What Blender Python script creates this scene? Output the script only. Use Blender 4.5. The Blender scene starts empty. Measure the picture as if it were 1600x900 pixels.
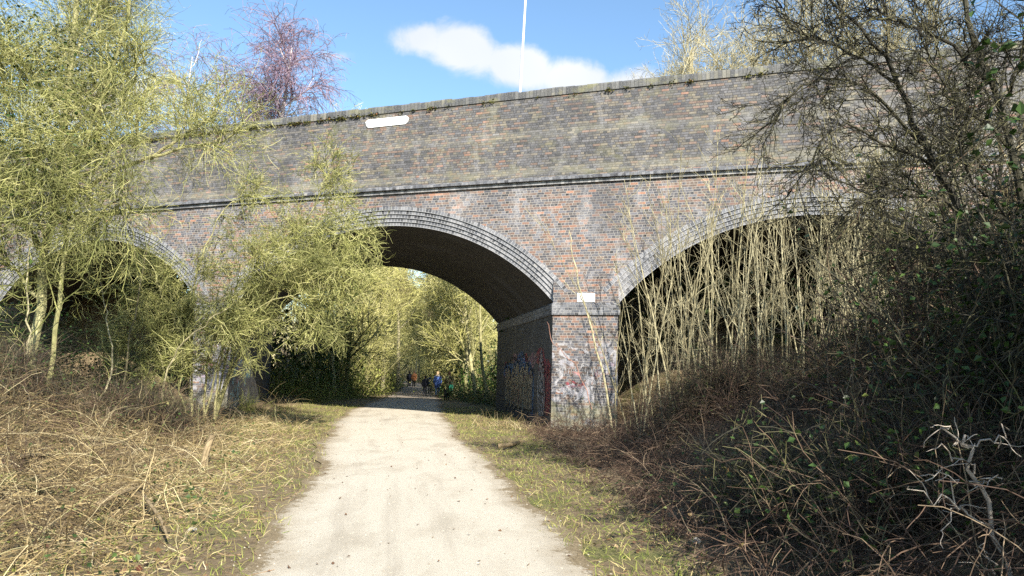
import bpy, bmesh, math
import numpy as np
from mathutils import Matrix, Vector

rng = np.random.default_rng(11)
scene = bpy.context.scene
COL = scene.collection
R_ = math.radians

# ------------------------------------------------------------------ camera
F, PITCH, ROLL, EYE = 1160.0, 0.1136, 0.0239, 1.65
cp, sp = math.cos(PITCH), math.sin(PITCH)
CRO, SRO = math.cos(ROLL), math.sin(ROLL)
right = Vector((1, 0, 0)); up = Vector((0, -sp, cp)); fwd = Vector((0, cp, sp))
nr = right * CRO + up * SRO; nu = up * CRO - right * SRO
cam = bpy.data.cameras.new('camera'); cam.sensor_width = 36.0; cam.lens = F / 1600 * 36
cam.clip_start = 0.05; cam.clip_end = 3000
camo = bpy.data.objects.new('camera', cam); COL.objects.link(camo)
m = Matrix((nr, nu, -fwd)).transposed().to_4x4(); m.translation = Vector((0, 0, EYE))
camo.matrix_world = m
scene.camera = camo


def ray(px, py):
    x0, y0 = px - 800, py - 450
    x = x0 * CRO + y0 * SRO; y = -x0 * SRO + y0 * CRO
    return np.array([x, F * cp + y * sp, F * sp - y * cp])


def at(px, py, Y):
    """world point at depth Y that lies in the direction of a measured photo point"""
    d = ray(px, py)
    return d * (Y / d[1]) + np.array([0, 0, EYE])


# ------------------------------------------------------------------ tagging
def tag(o, label=None, cat=None, group=None, kind=None):
    if label: o['label'] = label
    if cat: o['category'] = cat
    if group: o['group'] = group
    if kind: o['kind'] = kind
    return o


def empty(name, loc=(0, 0, 0), rz=0.0):
    o = bpy.data.objects.new(name, None); COL.objects.link(o)
    o.empty_display_size = 0.3
    o.location = loc; o.rotation_euler = (0, 0, rz)
    return o


def link(name, me, parent=None):
    o = bpy.data.objects.new(name, me); COL.objects.link(o)
    if parent: o.parent = parent
    return o


def copy_tree(o, parent=None):
    c = o.copy(); COL.objects.link(c); c.parent = parent
    for ch in list(o.children):
        copy_tree(ch, c)
    return c


# ------------------------------------------------------------------ mesh building
def make_mesh(name, V, quads=None, tris=None, mats=(), midx=None, uv=None, smooth=False):
    """V (n,3); quads (q,4); tris (t,3); uv per loop in the order quads then tris"""
    me = bpy.data.meshes.new(name)
    V = np.asarray(V, np.float32).reshape(-1, 3)
    q = np.zeros((0, 4), np.int32) if quads is None else np.asarray(quads, np.int32).reshape(-1, 4)
    t = np.zeros((0, 3), np.int32) if tris is None else np.asarray(tris, np.int32).reshape(-1, 3)
    loops = np.concatenate([q.ravel(), t.ravel()]).astype(np.int32)
    n = len(q) + len(t)
    start = np.concatenate([np.arange(len(q)) * 4, len(q) * 4 + np.arange(len(t)) * 3]).astype(np.int32)
    me.vertices.add(len(V)); me.vertices.foreach_set('co', V.ravel())
    me.loops.add(len(loops)); me.loops.foreach_set('vertex_index', loops)
    me.polygons.add(n); me.polygons.foreach_set('loop_start', start)
    if midx is not None:
        me.polygons.foreach_set('material_index', np.asarray(midx, np.int32))
    me.polygons.foreach_set('use_smooth', np.full(n, smooth, dtype=bool))
    for mt in mats: me.materials.append(mt)
    if uv is not None:
        lay = me.uv_layers.new(name='UVMap')
        lay.data.foreach_set('uv', np.asarray(uv, np.float32).ravel())
    me.update(calc_edges=True)
    return me


def nrm(a):
    return a / (np.linalg.norm(a, axis=-1, keepdims=True) + 1e-9)


def tubes(P, R, sides=3):
    """P (N,K,3) polylines, R (N,K) radii -> verts, quads"""
    N, K, _ = P.shape
    if R.shape[1] != K: R = taper(R[:, 0], R[:, -1], K)
    T = nrm(np.gradient(P, axis=1))
    ref = nrm(rng.normal(size=(N, 1, 3)))
    ref = ref - (ref * T.mean(1, keepdims=True)).sum(-1, keepdims=True) * T.mean(1, keepdims=True)
    a = nrm(np.cross(T, ref)); b = np.cross(T, a)
    ang = np.arange(sides) / sides * 2 * np.pi
    ring = a[:, :, None, :] * np.cos(ang)[None, None, :, None] + b[:, :, None, :] * np.sin(ang)[None, None, :, None]
    V = (P[:, :, None, :] + ring * R[:, :, None, None]).reshape(-1, 3)
    idx = np.arange(N * K * sides).reshape(N, K, sides)
    i0 = idx[:, :-1, :]; i1 = idx[:, 1:, :]
    q = np.stack([i0, np.roll(i0, -1, 2), np.roll(i1, -1, 2), i1], -1).reshape(-1, 4)
    return V, q


def ribbons(P, W):
    N, K, _ = P.shape
    T = nrm(np.gradient(P, axis=1))
    ref = nrm(rng.normal(size=(N, 1, 3)) * [1, 1, .3])
    a = nrm(np.cross(T, np.broadcast_to(ref, T.shape)))
    V = np.stack([P + a * W[:, :, None], P - a * W[:, :, None]], 2).reshape(-1, 3)
    idx = np.arange(N * K * 2).reshape(N, K, 2)
    q = np.stack([idx[:, :-1, 0], idx[:, :-1, 1], idx[:, 1:, 1], idx[:, 1:, 0]], -1).reshape(-1, 4)
    return V, q


def leaves(C, size, flat=0.5, droop=0.0):
    """folded diamond leaves at points C (N,3)"""
    N = len(C)
    d = rng.normal(size=(N, 3)); d[:, 2] = d[:, 2] * (1 - flat) - droop; d = nrm(d)
    n = rng.normal(size=(N, 3)); n[:, 2] = np.abs(n[:, 2]) + flat; 
    s = nrm(np.cross(d, n)); n = np.cross(s, d)
    L = (size * rng.uniform(.6, 1.3, N))[:, None]; Wd = L * rng.uniform(.32, .5, N)[:, None]
    p0 = C; p2 = C + d * L - n * L * .12
    pm = C + d * L * .45
    p1 = pm + s * Wd + n * L * .1; p3 = pm - s * Wd + n * L * .1
    V = np.stack([p0, p1, p2, p3], 1).reshape(-1, 3)
    i = np.arange(N * 4).reshape(N, 4)
    tr = np.concatenate([i[:, [0, 1, 2]], i[:, [0, 2, 3]]], 0)
    return V, tr


class Geo:
    def __init__(s): s.V = []; s.Q = []; s.T = []; s.qm = []; s.tm = []; s.n = 0
    def quads(s, V, q, mi=0):
        s.V.append(np.asarray(V, float).reshape(-1, 3)); s.Q.append(np.asarray(q) + s.n); s.qm.append(np.full(len(q), mi)); s.n += len(s.V[-1]); return s
    def tris(s, V, t, mi=0):
        s.V.append(np.asarray(V, float).reshape(-1, 3)); s.T.append(np.asarray(t) + s.n); s.tm.append(np.full(len(t), mi)); s.n += len(s.V[-1]); return s
    def tube(s, P, R, sides=3, mi=0): return s.quads(*tubes(P, R, sides), mi)
    def ribbon(s, P, W, mi=0): return s.quads(*ribbons(P, W), mi)
    def leaf(s, C, size, mi=0, **k): return s.tris(*leaves(C, size, **k), mi)
    def mesh(s, name, mats, smooth=False):
        q = np.concatenate(s.Q) if s.Q else None; t = np.concatenate(s.T) if s.T else None
        mi = np.concatenate(s.qm + s.tm)
        return make_mesh(name, np.concatenate(s.V), q, t, mats, mi, smooth=smooth)


def lerp_path(P, t):
    """P (N,K,3), t (N,) in 0..1 -> point, tangent"""
    K = P.shape[1]; x = np.clip(t, 0, 1) * (K - 1); i = np.minimum(x.astype(int), K - 2); f = (x - i)[:, None]
    r = np.arange(len(P))
    a, b = P[r, i], P[r, i + 1]
    return a * (1 - f) + b * f, nrm(b - a)


def wander(S, D, L, K=5, noise=.15, trop=(0, 0, 0)):
    """random walks from S (N,3) along D (N,3), length L (N,) -> (N,K,3)"""
    N = len(S); P = np.empty((N, K, 3)); P[:, 0] = S; d = nrm(D.copy()); tr = np.asarray(trop)
    st = (L / (K - 1))[:, None]
    for k in range(1, K):
        d = nrm(d + rng.normal(size=(N, 3)) * noise + tr / (K - 1))
        P[:, k] = P[:, k - 1] + d * st
    return P


def taper(r0, r1, K):
    t = np.linspace(0, 1, K)[None]
    r0 = np.asarray(r0, float).reshape(-1, 1); r1 = np.asarray(r1, float).reshape(-1, 1)
    return r0 * (1 - t) + r1 * t


def sprout(P, n, L, K=5, ang=(.5, 1.0), noise=.15, trop=(0, 0, 0), tr=(.2, 1.0), lshape=0.0):
    """n children on each parent path; L (lo,hi) length; returns paths and the parent's parameter"""
    N = len(P); idx = np.repeat(np.arange(N), n); t = rng.uniform(tr[0], tr[1], N * n)
    S, T = lerp_path(P[idx], t)
    r = rng.normal(size=(N * n, 3)); side = nrm(r - (r * T).sum(-1, keepdims=True) * T)
    a = rng.uniform(ang[0], ang[1], N * n)[:, None]
    D = T * np.cos(a) + side * np.sin(a)
    LL = rng.uniform(L[0], L[1], N * n) * (1 - lshape * t)
    return wander(S, D, LL, K, noise, trop), t


def smooth_path(pts, K):
    """Catmull-Rom resample of control points to (1,K,3)"""
    p = np.asarray(pts, float); n = len(p)
    p = np.vstack([2 * p[0] - p[1], p, 2 * p[-1] - p[-2]])
    out = []
    for x in np.linspace(0, n - 1 - 1e-6, K):
        i = int(x); f = x - i; a, b, c, d = p[i:i + 4]
        out.append(.5 * (2 * b + (c - a) * f + (2 * a - 5 * b + 4 * c - d) * f * f + (3 * b - a - 3 * c + d) * f ** 3))
    return np.array(out)[None]


# ------------------------------------------------------------------ materials
def new_mat(name):
    m = bpy.data.materials.new(name); m.use_nodes = True
    nt = m.node_tree; b = nt.nodes['Principled BSDF']
    b.inputs['Specular IOR Level'].default_value = .25
    return m, nt, b


class NB:
    """tiny node helper"""
    def __init__(s, nt): s.nt = nt
    def n(s, t, **k):
        o = s.nt.nodes.new(t)
        for a, v in k.items(): setattr(o, a, v)
        return o
    def put(s, sock, v):
        if v is None: return
        if isinstance(v, bpy.types.NodeSocket): s.nt.links.new(v, sock)
        else: sock.default_value = v
    def math(s, op, a, b=None, c=None, clamp=False):
        o = s.n('ShaderNodeMath', operation=op, use_clamp=clamp)
        s.put(o.inputs[0], a); s.put(o.inputs[1], b); s.put(o.inputs[2], c)
        return o.outputs[0]
    def noise(s, vec, scale, detail=4, rough=.55, dist=0.0):
        o = s.n('ShaderNodeTexNoise'); s.put(o.inputs['Vector'], vec)
        o.inputs['Scale'].default_value = scale; o.inputs['Detail'].default_value = detail
        o.inputs['Roughness'].default_value = rough; o.inputs['Distortion'].default_value = dist
        return o.outputs['Fac']
    def ramp(s, v, stops, interp='LINEAR'):
        o = s.n('ShaderNodeValToRGB'); cr = o.color_ramp; cr.interpolation = interp
        while len(cr.elements) < len(stops): cr.elements.new(.5)
        for e, (p, c) in zip(cr.elements, stops):
            e.position = p; e.color = (*c, 1) if len(c) == 3 else c
        s.put(o.inputs[0], v); return o.outputs[0]
    def step(s, v, lo, hi):
        o = s.n('ShaderNodeMapRange', interpolation_type='SMOOTHSTEP'); s.put(o.inputs[0], v)
        s.put(o.inputs[1], lo); s.put(o.inputs[2], hi); return o.outputs[0]
    def mix(s, f, a, b, mode='MIX'):
        o = s.n('ShaderNodeMix', data_type='RGBA', blend_type=mode)
        s.put(o.inputs[0], f)
        for k, v in ((6, a), (7, b)):
            if isinstance(v, tuple): v = (*v[:3], 1)
            s.put(o.inputs[k], v)
        return o.outputs[2]
    def xyz(s, vec):
        o = s.n('ShaderNodeSeparateXYZ'); s.put(o.inputs[0], vec); return o.outputs
    def comb(s, x, y, z=0.0):
        o = s.n('ShaderNodeCombineXYZ'); s.put(o.inputs[0], x); s.put(o.inputs[1], y); s.put(o.inputs[2], z); return o.outputs[0]
    def bump(s, h, strength=.4, dist=.01):
        o = s.n('ShaderNodeBump'); o.inputs['Strength'].default_value = strength; o.inputs['Distance'].default_value = dist
        s.put(o.inputs['Height'], h); return o.outputs[0]


def strand_mat(name, stops, rough=.75, trans=0.0, var=.5, patch=0.0):
    """each strand or leaf takes its own tone from a ramp"""
    m, nt, b = new_mat(name); k = NB(nt)
    g = k.n('ShaderNodeNewGeometry')
    oi = k.n('ShaderNodeObjectInfo')
    col = k.ramp(k.math('FRACT', k.math('ADD', g.outputs['Random Per Island'], oi.outputs['Random'])), stops)
    pos = g.outputs['Position']
    n = k.noise(pos, 9.0, 3)
    col = k.mix(k.math('MULTIPLY', k.step(n, .35, .7), var), col, tuple(x * .45 for x in stops[0][1]))
    if patch:   # greener, browner growth in patches
        pn = k.noise(pos, .9, 3); col = k.mix(k.math('MULTIPLY', k.step(pn, .46, .62), patch), col, (.085, .095, .03))
    k.put(b.inputs['Base Color'], col); b.inputs['Roughness'].default_value = rough
    if trans:
        t = k.n('ShaderNodeBsdfTranslucent'); k.put(t.inputs[0], col)
        mx = k.n('ShaderNodeMixShader'); mx.inputs[0].default_value = trans
        nt.links.new(b.outputs[0], mx.inputs[1]); nt.links.new(t.outputs[0], mx.inputs[2])
        nt.links.new(mx.outputs[0], nt.nodes['Material Output'].inputs[0])
    return m


def plain_mat(name, col, rough=.7, metal=0.0, var=.15, scale=12.0):
    m, nt, b = new_mat(name); k = NB(nt)
    tc = k.n('ShaderNodeTexCoord')
    n = k.noise(tc.outputs['Object'], scale, 4)
    c = k.mix(n, tuple(x * (1 - var) for x in col), tuple(min(1, x * (1 + var)) for x in col))
    k.put(b.inputs['Base Color'], c); b.inputs['Roughness'].default_value = rough; b.inputs['Metallic'].default_value = metal
    return m


LICHEN = strand_mat('lichen_twig', patch=.5, stops=[(0, (.05, .055, .018)), (.25, (.165, .175, .05)), (.6, (.325, .325, .10)), (1, (.52, .48, .22))], var=.3)
LICHEN_BARK = strand_mat('lichen_bark', [(0, (.26, .25, .10)), (1, (.42, .38, .20))], var=.6)
PALE_STEM = strand_mat('pale_stem', [(0, (.17, .145, .08)), (.5, (.37, .325, .185)), (1, (.50, .45, .28))], var=.7)
DARK_TWIG = strand_mat('dark_twig', [(0, (.018, .016, .012)), (.6, (.05, .045, .028)), (1, (.15, .14, .06))])
DARK_BARK = strand_mat('dark_bark', [(0, (.03, .027, .02)), (1, (.075, .068, .038))])
DEAD_CANE = strand_mat('dead_cane', [(0, (.04, .026, .015)), (.5, (.14, .10, .05)), (.85, (.26, .20, .10)), (1, (.40, .34, .20))], var=.4)
BIRCH_BARK = strand_mat('birch_bark', [(0, (.62, .56, .52)), (1, (.74, .68, .64))], var=.5)
BIRCH_TWIG = strand_mat('birch_twig', [(0, (.14, .095, .135)), (.6, (.25, .17, .22)), (1, (.36, .27, .29))], var=.3)
BROWN_TWIG = strand_mat('brown_twig', [(0, (.10, .075, .04)), (.6, (.23, .18, .10)), (1, (.36, .30, .17))], var=.4)
BRAMBLE = strand_mat('bramble_stem', [(0, (.03, .018, .013)), (.5, (.095, .058, .04)), (.85, (.17, .115, .075)), (1, (.29, .22, .14))], var=.4)
STRAW = strand_mat('straw', [(0, (.06, .04, .02)), (.35, (.20, .145, .065)), (.75, (.40, .31, .15)), (.9, (.54, .46, .28)), (1, (.20, .21, .06))], var=.35)
GRASS = strand_mat('grass_blade', [(0, (.12, .16, .03)), (.45, (.25, .29, .06)), (.7, (.38, .36, .11)), (1, (.52, .43, .21))], var=.2, trans=.25)
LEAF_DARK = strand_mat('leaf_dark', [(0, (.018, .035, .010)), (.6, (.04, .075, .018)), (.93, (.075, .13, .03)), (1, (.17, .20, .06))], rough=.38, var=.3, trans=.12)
LEAF_IVY = strand_mat('leaf_ivy', [(0, (.025, .06, .012)), (.6, (.06, .13, .02)), (1, (.11, .20, .035))], rough=.4, var=.3, trans=.12)
LEAF_BRAMBLE = strand_mat('leaf_bramble', [(0, (.025, .045, .014)), (.55, (.06, .10, .026)), (.8, (.13, .16, .05)), (.93, (.25, .18, .08)), (1, (.10, .03, .02))], rough=.5, var=.2, trans=.15)
LEAF_LITTER = strand_mat('leaf_litter', [(0, (.07, .035, .02)), (.5, (.17, .10, .055)), (1, (.34, .24, .14))], var=.2)
LEAF_YELLOW = strand_mat('leaf_yellow', [(0, (.14, .17, .03)), (.6, (.25, .28, .06)), (1, (.36, .36, .11))], var=.3, trans=.2)


def brick_mat(name, bw=.225, bh=.075, english=True, palette=None, mortar=(.40, .37, .32), mw=.010, lime=.0, soot=.0, moss=.0,
              redbias=.0, seed=0.0, rough=.75, paint=None, lichen_band=None):
    m, nt, b = new_mat(name); k = NB(nt)
    uvn = k.n('ShaderNodeUVMap'); uvn.uv_map = 'UVMap'
    x, y, _ = k.xyz(uvn.outputs[0])
    wob = k.math('MULTIPLY', k.math('SUBTRACT', k.noise(uvn.outputs[0], 1.7, 2), .5), .022)
    y2 = k.math('ADD', y, wob)
    v = k.math('DIVIDE', y2, bh); row = k.math('FLOOR', v); fy = k.math('FRACT', v)
    if english:
        odd = k.math('PINGPONG', row, 1.0)
        w = k.math('MULTIPLY_ADD', odd, -.5 * bw, bw)
    else:
        w = bw
    u = k.math('ADD', k.math('DIVIDE', x, w), k.math('MULTIPLY', row, .5 if not english else .25))
    col = k.math('FLOOR', u); fx = k.math('FRACT', u)
    mx = k.math('LESS_THAN', k.math('MULTIPLY', fx, w), mw); my = k.math('LESS_THAN', fy, mw / bh)
    mort = k.math('MAXIMUM', mx, my)
    wn = k.n('ShaderNodeTexWhiteNoise', noise_dimensions='3D'); k.put(wn.inputs['Vector'], k.comb(col, row, seed))
    r1 = wn.outputs['Value']; r2 = k.xyz(wn.outputs['Color'])[1]
    zone = k.noise(uvn.outputs[0], .30, 4, .55)
    rr = k.math('ADD', k.math('MULTIPLY', r1, .72), k.math('MULTIPLY', k.math('SUBTRACT', zone, .5), 1.0))
    rr = k.math('ADD', rr, k.math('MULTIPLY_ADD', odd, -.17, .20 + redbias) if english else .14 + redbias, clamp=True)
    pal = palette or [(0, (.035, .034, .040)), (.14, (.075, .074, .088)), (.34, (.125, .122, .138)), (.50, (.105, .088, .085)), (.60, (.165, .115, .092)), (.72, (.215, .120, .088)), (.86, (.29, .145, .095)), (.96, (.34, .19, .13))]
    c = k.ramp(rr, pal, 'CONSTANT')
    c = k.mix(k.math('MULTIPLY', r2, .45), c, (.02, .02, .02))
    fine = k.noise(uvn.outputs[0], 26.0, 4, .65)
    c = k.mix(k.math('MULTIPLY', k.step(fine, .45, .75), .35), c, (.36, .34, .31))
    c = k.mix(k.math('MULTIPLY', mort, .85), c, mortar)
    if lime:
        n1 = k.noise(k.comb(k.math('MULTIPLY', x, 1.6), k.math('MULTIPLY', y, .55), seed), .9, 8, .70, .6)
        c = k.mix(k.math('MULTIPLY', k.math('MULTIPLY', k.step(n1, .50, .64), lime), k.step(fine, .25, .6)), c, (.42, .41, .41))
    if soot:
        n2 = k.noise(k.comb(x, k.math('MULTIPLY', y, .35), 3.0), 1.1, 5, .6)
        c = k.mix(k.math('MULTIPLY', k.step(n2, .48, .70), soot), c, (.05, .05, .055))
    if moss:
        n3 = k.noise(k.comb(x, k.math('MULTIPLY', y, 1.6), 9.0), 1.4, 6, .65)
        c = k.mix(k.math('MULTIPLY', k.step(n3, .50, .68), moss), c, (.21, .20, .09))
    for (z0, z1, colr, amt) in (lichen_band or ()):
        yb = k.math('ADD', y, k.math('MULTIPLY', k.math('SUBTRACT', k.noise(k.comb(x, y, 12.0), 1.6, 4), .5), min(1.6, (z1 - z0) * 1.4)))
        e = k.math('MULTIPLY', k.step(yb, z0 - .06, z0 + .03), k.math('SUBTRACT', 1.0, k.step(yb, z1 - .08, z1 + .12)))
        e = k.math('MULTIPLY', e, k.step(k.noise(k.comb(k.math('MULTIPLY', x, .5), y, 5.0), 3.0, 4), .33, .55))
        c = k.mix(k.math('MULTIPLY', e, amt), c, colr)
    for (z0, z1, sc, th, colr, sd) in (paint or ()):
        n4 = k.noise(k.comb(k.math('ADD', x, sd), y, sd), sc, 3, .5, .8)
        e = k.math('MULTIPLY', k.step(y, z0, z0 + .25), k.math('SUBTRACT', 1.0, k.step(y, z1 - .25, z1)))
        e = k.math('MULTIPLY', e, k.step(n4, th, th + .05))
        e = k.math('MULTIPLY', e, k.step(fine, .28, .5))
        c = k.mix(k.math('MULTIPLY', e, .9), c, colr)
    k.put(b.inputs['Base Color'], c); b.inputs['Roughness'].default_value = rough
    h = k.math('ADD', k.math('MULTIPLY', mort, -.7), k.math('MULTIPLY', fine, .4))
    k.put(b.inputs['Normal'], k.bump(h, .55, .008))
    return m


BLUE = [(0, (.04, .042, .05)), (.2, (.085, .09, .105)), (.45, (.14, .145, .16)), (.7, (.20, .20, .21)), (.9, (.25, .24, .23))]
M_WALL = brick_mat('spandrel_brick', lime=.32, soot=.42, redbias=.03)
M_PARA = brick_mat('parapet_brick', mortar=(.045, .042, .04), mw=.016, soot=.45, moss=.25, lime=.2, redbias=.0, seed=4.0,
                   palette=[(0, (.05, .052, .055)), (.12, (.085, .085, .092)), (.34, (.125, .122, .128)), (.50, (.135, .125, .112)), (.62, (.185, .16, .122)), (.76, (.195, .13, .10)), (.92, (.27, .15, .105)), (.97, (.17, .165, .16))],
                   lichen_band=[(.14, .36, (.20, .185, .12), .34), (1.30, 1.62, (.18, .17, .13), .2)])
M_RING = brick_mat('arch_ring_brick', bw=.105, bh=.116, english=False, palette=BLUE, mortar=(.36, .36, .36), mw=.014, lime=.5, redbias=.02, seed=2.0)
M_COPING = brick_mat('coping_brick', bw=.115, bh=.6, english=False, palette=[(0, (.075, .078, .082)), (.5, (.12, .12, .117)), (.85, (.17, .162, .135))], mortar=(.05, .05, .045), mw=.014, moss=.5, seed=6.0)
M_STRING = brick_mat('string_brick', bw=.115, bh=.6, english=False, palette=BLUE, mortar=(.08, .08, .08), mw=.012, lime=.35, seed=7.0)
M_DENTIL = brick_mat('dentil_brick', bw=.115, bh=.6, english=False, palette=[(0, (.12, .12, .125)), (.4, (.22, .22, .22)), (.8, (.34, .33, .32))], mortar=(.12, .12, .12), mw=.016, lime=.6, seed=8.0)
M_PIER = brick_mat('pier_brick', lime=.45, soot=.3, moss=.0, redbias=.03, seed=3.0,
                   paint=[(.7, 2.7, 3.2, .56, (.36, .35, .36), 3.0), (.9, 2.3, 2.2, .56, (.30, .29, .31), 8.0), (1.1, 1.9, 2.6, .66, (.42, .20, .20), 14.0), (.9, 2.1, 2.4, .66, (.46, .36, .44), 21.0), (1.0, 2.0, 3.0, .70, (.09, .09, .10), 30.0)],
                   lichen_band=[(-.2, .75, (.26, .25, .12), .45)])
M_FLANK = brick_mat('flank_brick', lime=.08, soot=.6, seed=5.0, palette=[(0, (.022, .023, .027)), (.3, (.045, .047, .053)), (.7, (.08, .08, .085))], mortar=(.12, .115, .105))  # dark palette: shade inside the arches put into the brick colour, plus soot
M_SOFFIT = brick_mat('soffit_brick', bw=.225, bh=.075, english=False, soot=.9, seed=9.0, palette=[(0, (.010, .010, .011)), (.4, (.020, .018, .017)), (.8, (.034, .028, .024))], mortar=(.022, .02, .018))  # near-black palette: soot and the deep shade under the arch, both in the colour
M_IMPOST = brick_mat('impost_brick', palette=BLUE + [(.95, (.34, .17, .11))], lime=.4, soot=.2, seed=10.0, mortar=(.30, .29, .27))

# ------------------------------------------------------------------ terrain and path
PY = np.array([-20, 0, 6, 12, 17, 24, 29, 47, 62, 90, 130, 200, 700.])
PX = np.array([2.2, .15, -.66, -1.52, -2.55, -3.68, -4.35, -6.1, -7.7, -11.0, -19.5, -40., -200])
PW = np.array([1.45, 1.45, 1.47, 1.58, 1.68, 1.88, 1.92, 1.75, 1.6, 1.5, 1.5, 1.5, 1.5])


def pathx(y): return np.interp(y, PY, PX)
def pathw(y): return np.interp(y, PY, PW)
def ss(x, a, b):
    t = np.clip((x - a) / (b - a), 0, 1); return t * t * (3 - 2 * t)


def wob(x, y, s=1.0, k=0.0):
    return (np.sin(x * 1.7 * s + 1.3 + k) * np.sin(y * 1.3 * s + .7 + k) + .6 * np.sin(x * 3.9 * s + y * 2.7 * s + k) + .5 * np.sin(x * .83 * s - y * 1.1 * s + 2 + k)) / 2.1


def terrain(x, y):
    s = x - pathx(y); w = pathw(y)
    far = ss(y, 30, 38)
    r0 = 2.7 + np.clip(y - 6, 0, 30) * .19; 
    right_f = ss(s, r0, r0 + 3.4) * 1.25 + ss(s, r0 + 3, r0 + 14) * .9
    l0 = 2.6 + np.clip(y - 6, 0, 30) * .16
    left_f = ss(-s, l0, l0 + 5.0) * (1.15 - .6 * ss(y, 18, 24)) + ss(-s, l0 + 4, l0 + 14) * .9 * (1 - ss(y, 10, 17))
    right_b = ss(s, 4.5, 12) * 3.6; left_b = ss(-s, 5.2, 13) * 3.6
    # ground fills the side arches towards their backs
    fill = ss(y, 25, 32) * ss(s, 7.6, 11) * 4.0 + ss(y, 30, 36) * ss(-s, 9.2, 13) * 4.0
    z = (right_f + left_f) * (1 - far) + (right_b + left_b) * far + fill * (1 - ss(y, 36, 42))
    side = ss(np.abs(s), w + .1, w + 1.6)
    z = z + side * (.05 + .07 * wob(x, y) + .03 * wob(x, y, 3.1, 1.0)) + ss(np.abs(s), 3, 7) * .10 * wob(x, y, .6, 2.0) + ss(-s, 3.2, 5.5) * (1 - far) * .26 * np.maximum(0, wob(x, y, .95, 6.0) + .2)
    z = z - .10 * ss(y, 32, 48)
    z = z + .03 * np.exp(-(s / w) ** 2)
    return z


def tz(x, y): return float(terrain(np.array([float(x)]), np.array([float(y)]))[0])


def axis(fine0, fine1, step, far, n):
    a = np.arange(fine0, fine1 + step * .5, step)
    g = np.geomspace(step, far, n)
    return np.concatenate([(fine0 - np.cumsum(np.diff(np.concatenate([[0], g]))))[::-1], a, fine1 + np.cumsum(np.diff(np.concatenate([[0], g])))])


gx = axis(-16, 14, .2, 700, 26); gy = axis(2, 52, .2, 900, 40)
X, Y = np.meshgrid(gx, gy); Z = terrain(X, Y)
nx, ny = len(gx), len(gy); ii = np.arange(nx * ny).reshape(ny, nx)
gq = np.stack([ii[:-1, :-1], ii[:-1, 1:], ii[1:, 1:], ii[1:, :-1]], -1).reshape(-1, 4)

m, nt, b = new_mat('ground_soil'); k = NB(nt)
g = k.n('ShaderNodeNewGeometry'); P = g.outputs['Position']
n1 = k.noise(P, .8, 5, .6); n2 = k.noise(P, 7.0, 6, .65); n3 = k.noise(P, 45.0, 4, .7)
c = k.ramp(n2, [(.25, (.08, .056, .032)), (.5, (.17, .125, .07)), (.75, (.29, .22, .125))])
c = k.mix(k.step(n1, .5, .66), c, k.ramp(n3, [(.3, (.07, .085, .02)), (.7, (.17, .18, .05))]))
c = k.mix(k.math('MULTIPLY', n3, .5), c, k.ramp(n3, [(.3, (.03, .02, .012)), (.7, (.30, .23, .14))]))
k.put(b.inputs['Base Color'], c); b.inputs['Roughness'].default_value = .95
k.put(b.inputs['Normal'], k.bump(k.math('ADD', n3, k.math('MULTIPLY', n2, 2.0)), .7, .03))
M_SOIL = m
go = link('ground', make_mesh('ground', np.stack([X, Y, Z], -1), gq, mats=[M_SOIL], smooth=True))
tag(go, 'brown earth floor of the old railway cutting', kind='structure')

# path: 4 mm layers above the ground, ragged edges
yy = np.concatenate([np.arange(-6, 55, .12), np.arange(55, 140, .6), np.arange(140, 400, 6)])
nxp = 25; tt = np.linspace(-1, 1, nxp)
PV = []; PU = []
for y in yy:
    w = pathw(y)
    el = w + .09 * math.sin(y * .9) + .05 * math.sin(y * 2.3 + 1) + .03 * math.sin(y * 4.7)
    er = w + .09 * math.sin(y * .8 + 2) + .05 * math.sin(y * 2.1 + 3) + .03 * math.sin(y * 5.1 + 1)
    xs = pathx(y) + np.where(tt < 0, tt * el, tt * er)
    PV.append(np.stack([xs, np.full(nxp, y), np.zeros(nxp)], -1)); PU.append(np.stack([tt, np.full(nxp, y)], -1))
PV = np.array(PV); PU = np.array(PU)
PV[:, :, 2] = terrain(PV[:, :, 0], PV[:, :, 1]) + .018
i2 = np.arange(len(yy) * nxp).reshape(len(yy), nxp)
pq = np.stack([i2[:-1, :-1], i2[:-1, 1:], i2[1:, 1:], i2[1:, :-1]], -1).reshape(-1, 4)
m, nt, b = new_mat('path_gravel'); k = NB(nt)
uvn = k.n('ShaderNodeUVMap'); uvn.uv_map = 'UVMap'
g = k.n('ShaderNodeNewGeometry'); P = g.outputs['Position']
px_, py_, pz_ = k.xyz(P); ux, uy, _ = k.xyz(uvn.outputs[0])
n1 = k.noise(k.comb(px_, k.math('MULTIPLY', py_, .45), 0.0), 1.1, 6, .6, .3); n2 = k.noise(P, 40.0, 5, .75); n3 = k.noise(P, 160.0, 3, .7)
c = k.ramp(n3, [(.25, (.31, .27, .205)), (.5, (.50, .45, .36)), (.75, (.60, .55, .45))])
c = k.mix(k.math('MULTIPLY', k.step(n2, .4, .62), .45), c, (.53, .48, .385))
c = k.mix(k.math('MULTIPLY', k.step(n1, .48, .70), .48), c, (.27, .225, .16))
trk = k.noise(k.comb(k.math('MULTIPLY', ux, 2.2), k.math('MULTIPLY', uy, .09), 2.0), 2.0, 4, .6)
c = k.mix(k.math('MULTIPLY', k.step(trk, .5, .68), .35), c, (.30, .26, .20))
ne = k.noise(P, 4.0, 5, .7)
edv = k.math('ADD', k.math('ABSOLUTE', ux), k.math('ADD', k.math('MULTIPLY', k.math('SUBTRACT', n2, .5), .35), k.math('MULTIPLY', k.math('SUBTRACT', ne, .5), .42)))
c = k.mix(k.math('MULTIPLY', k.step(edv, .66, .86), .45), c, (.33, .27, .185))
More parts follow.
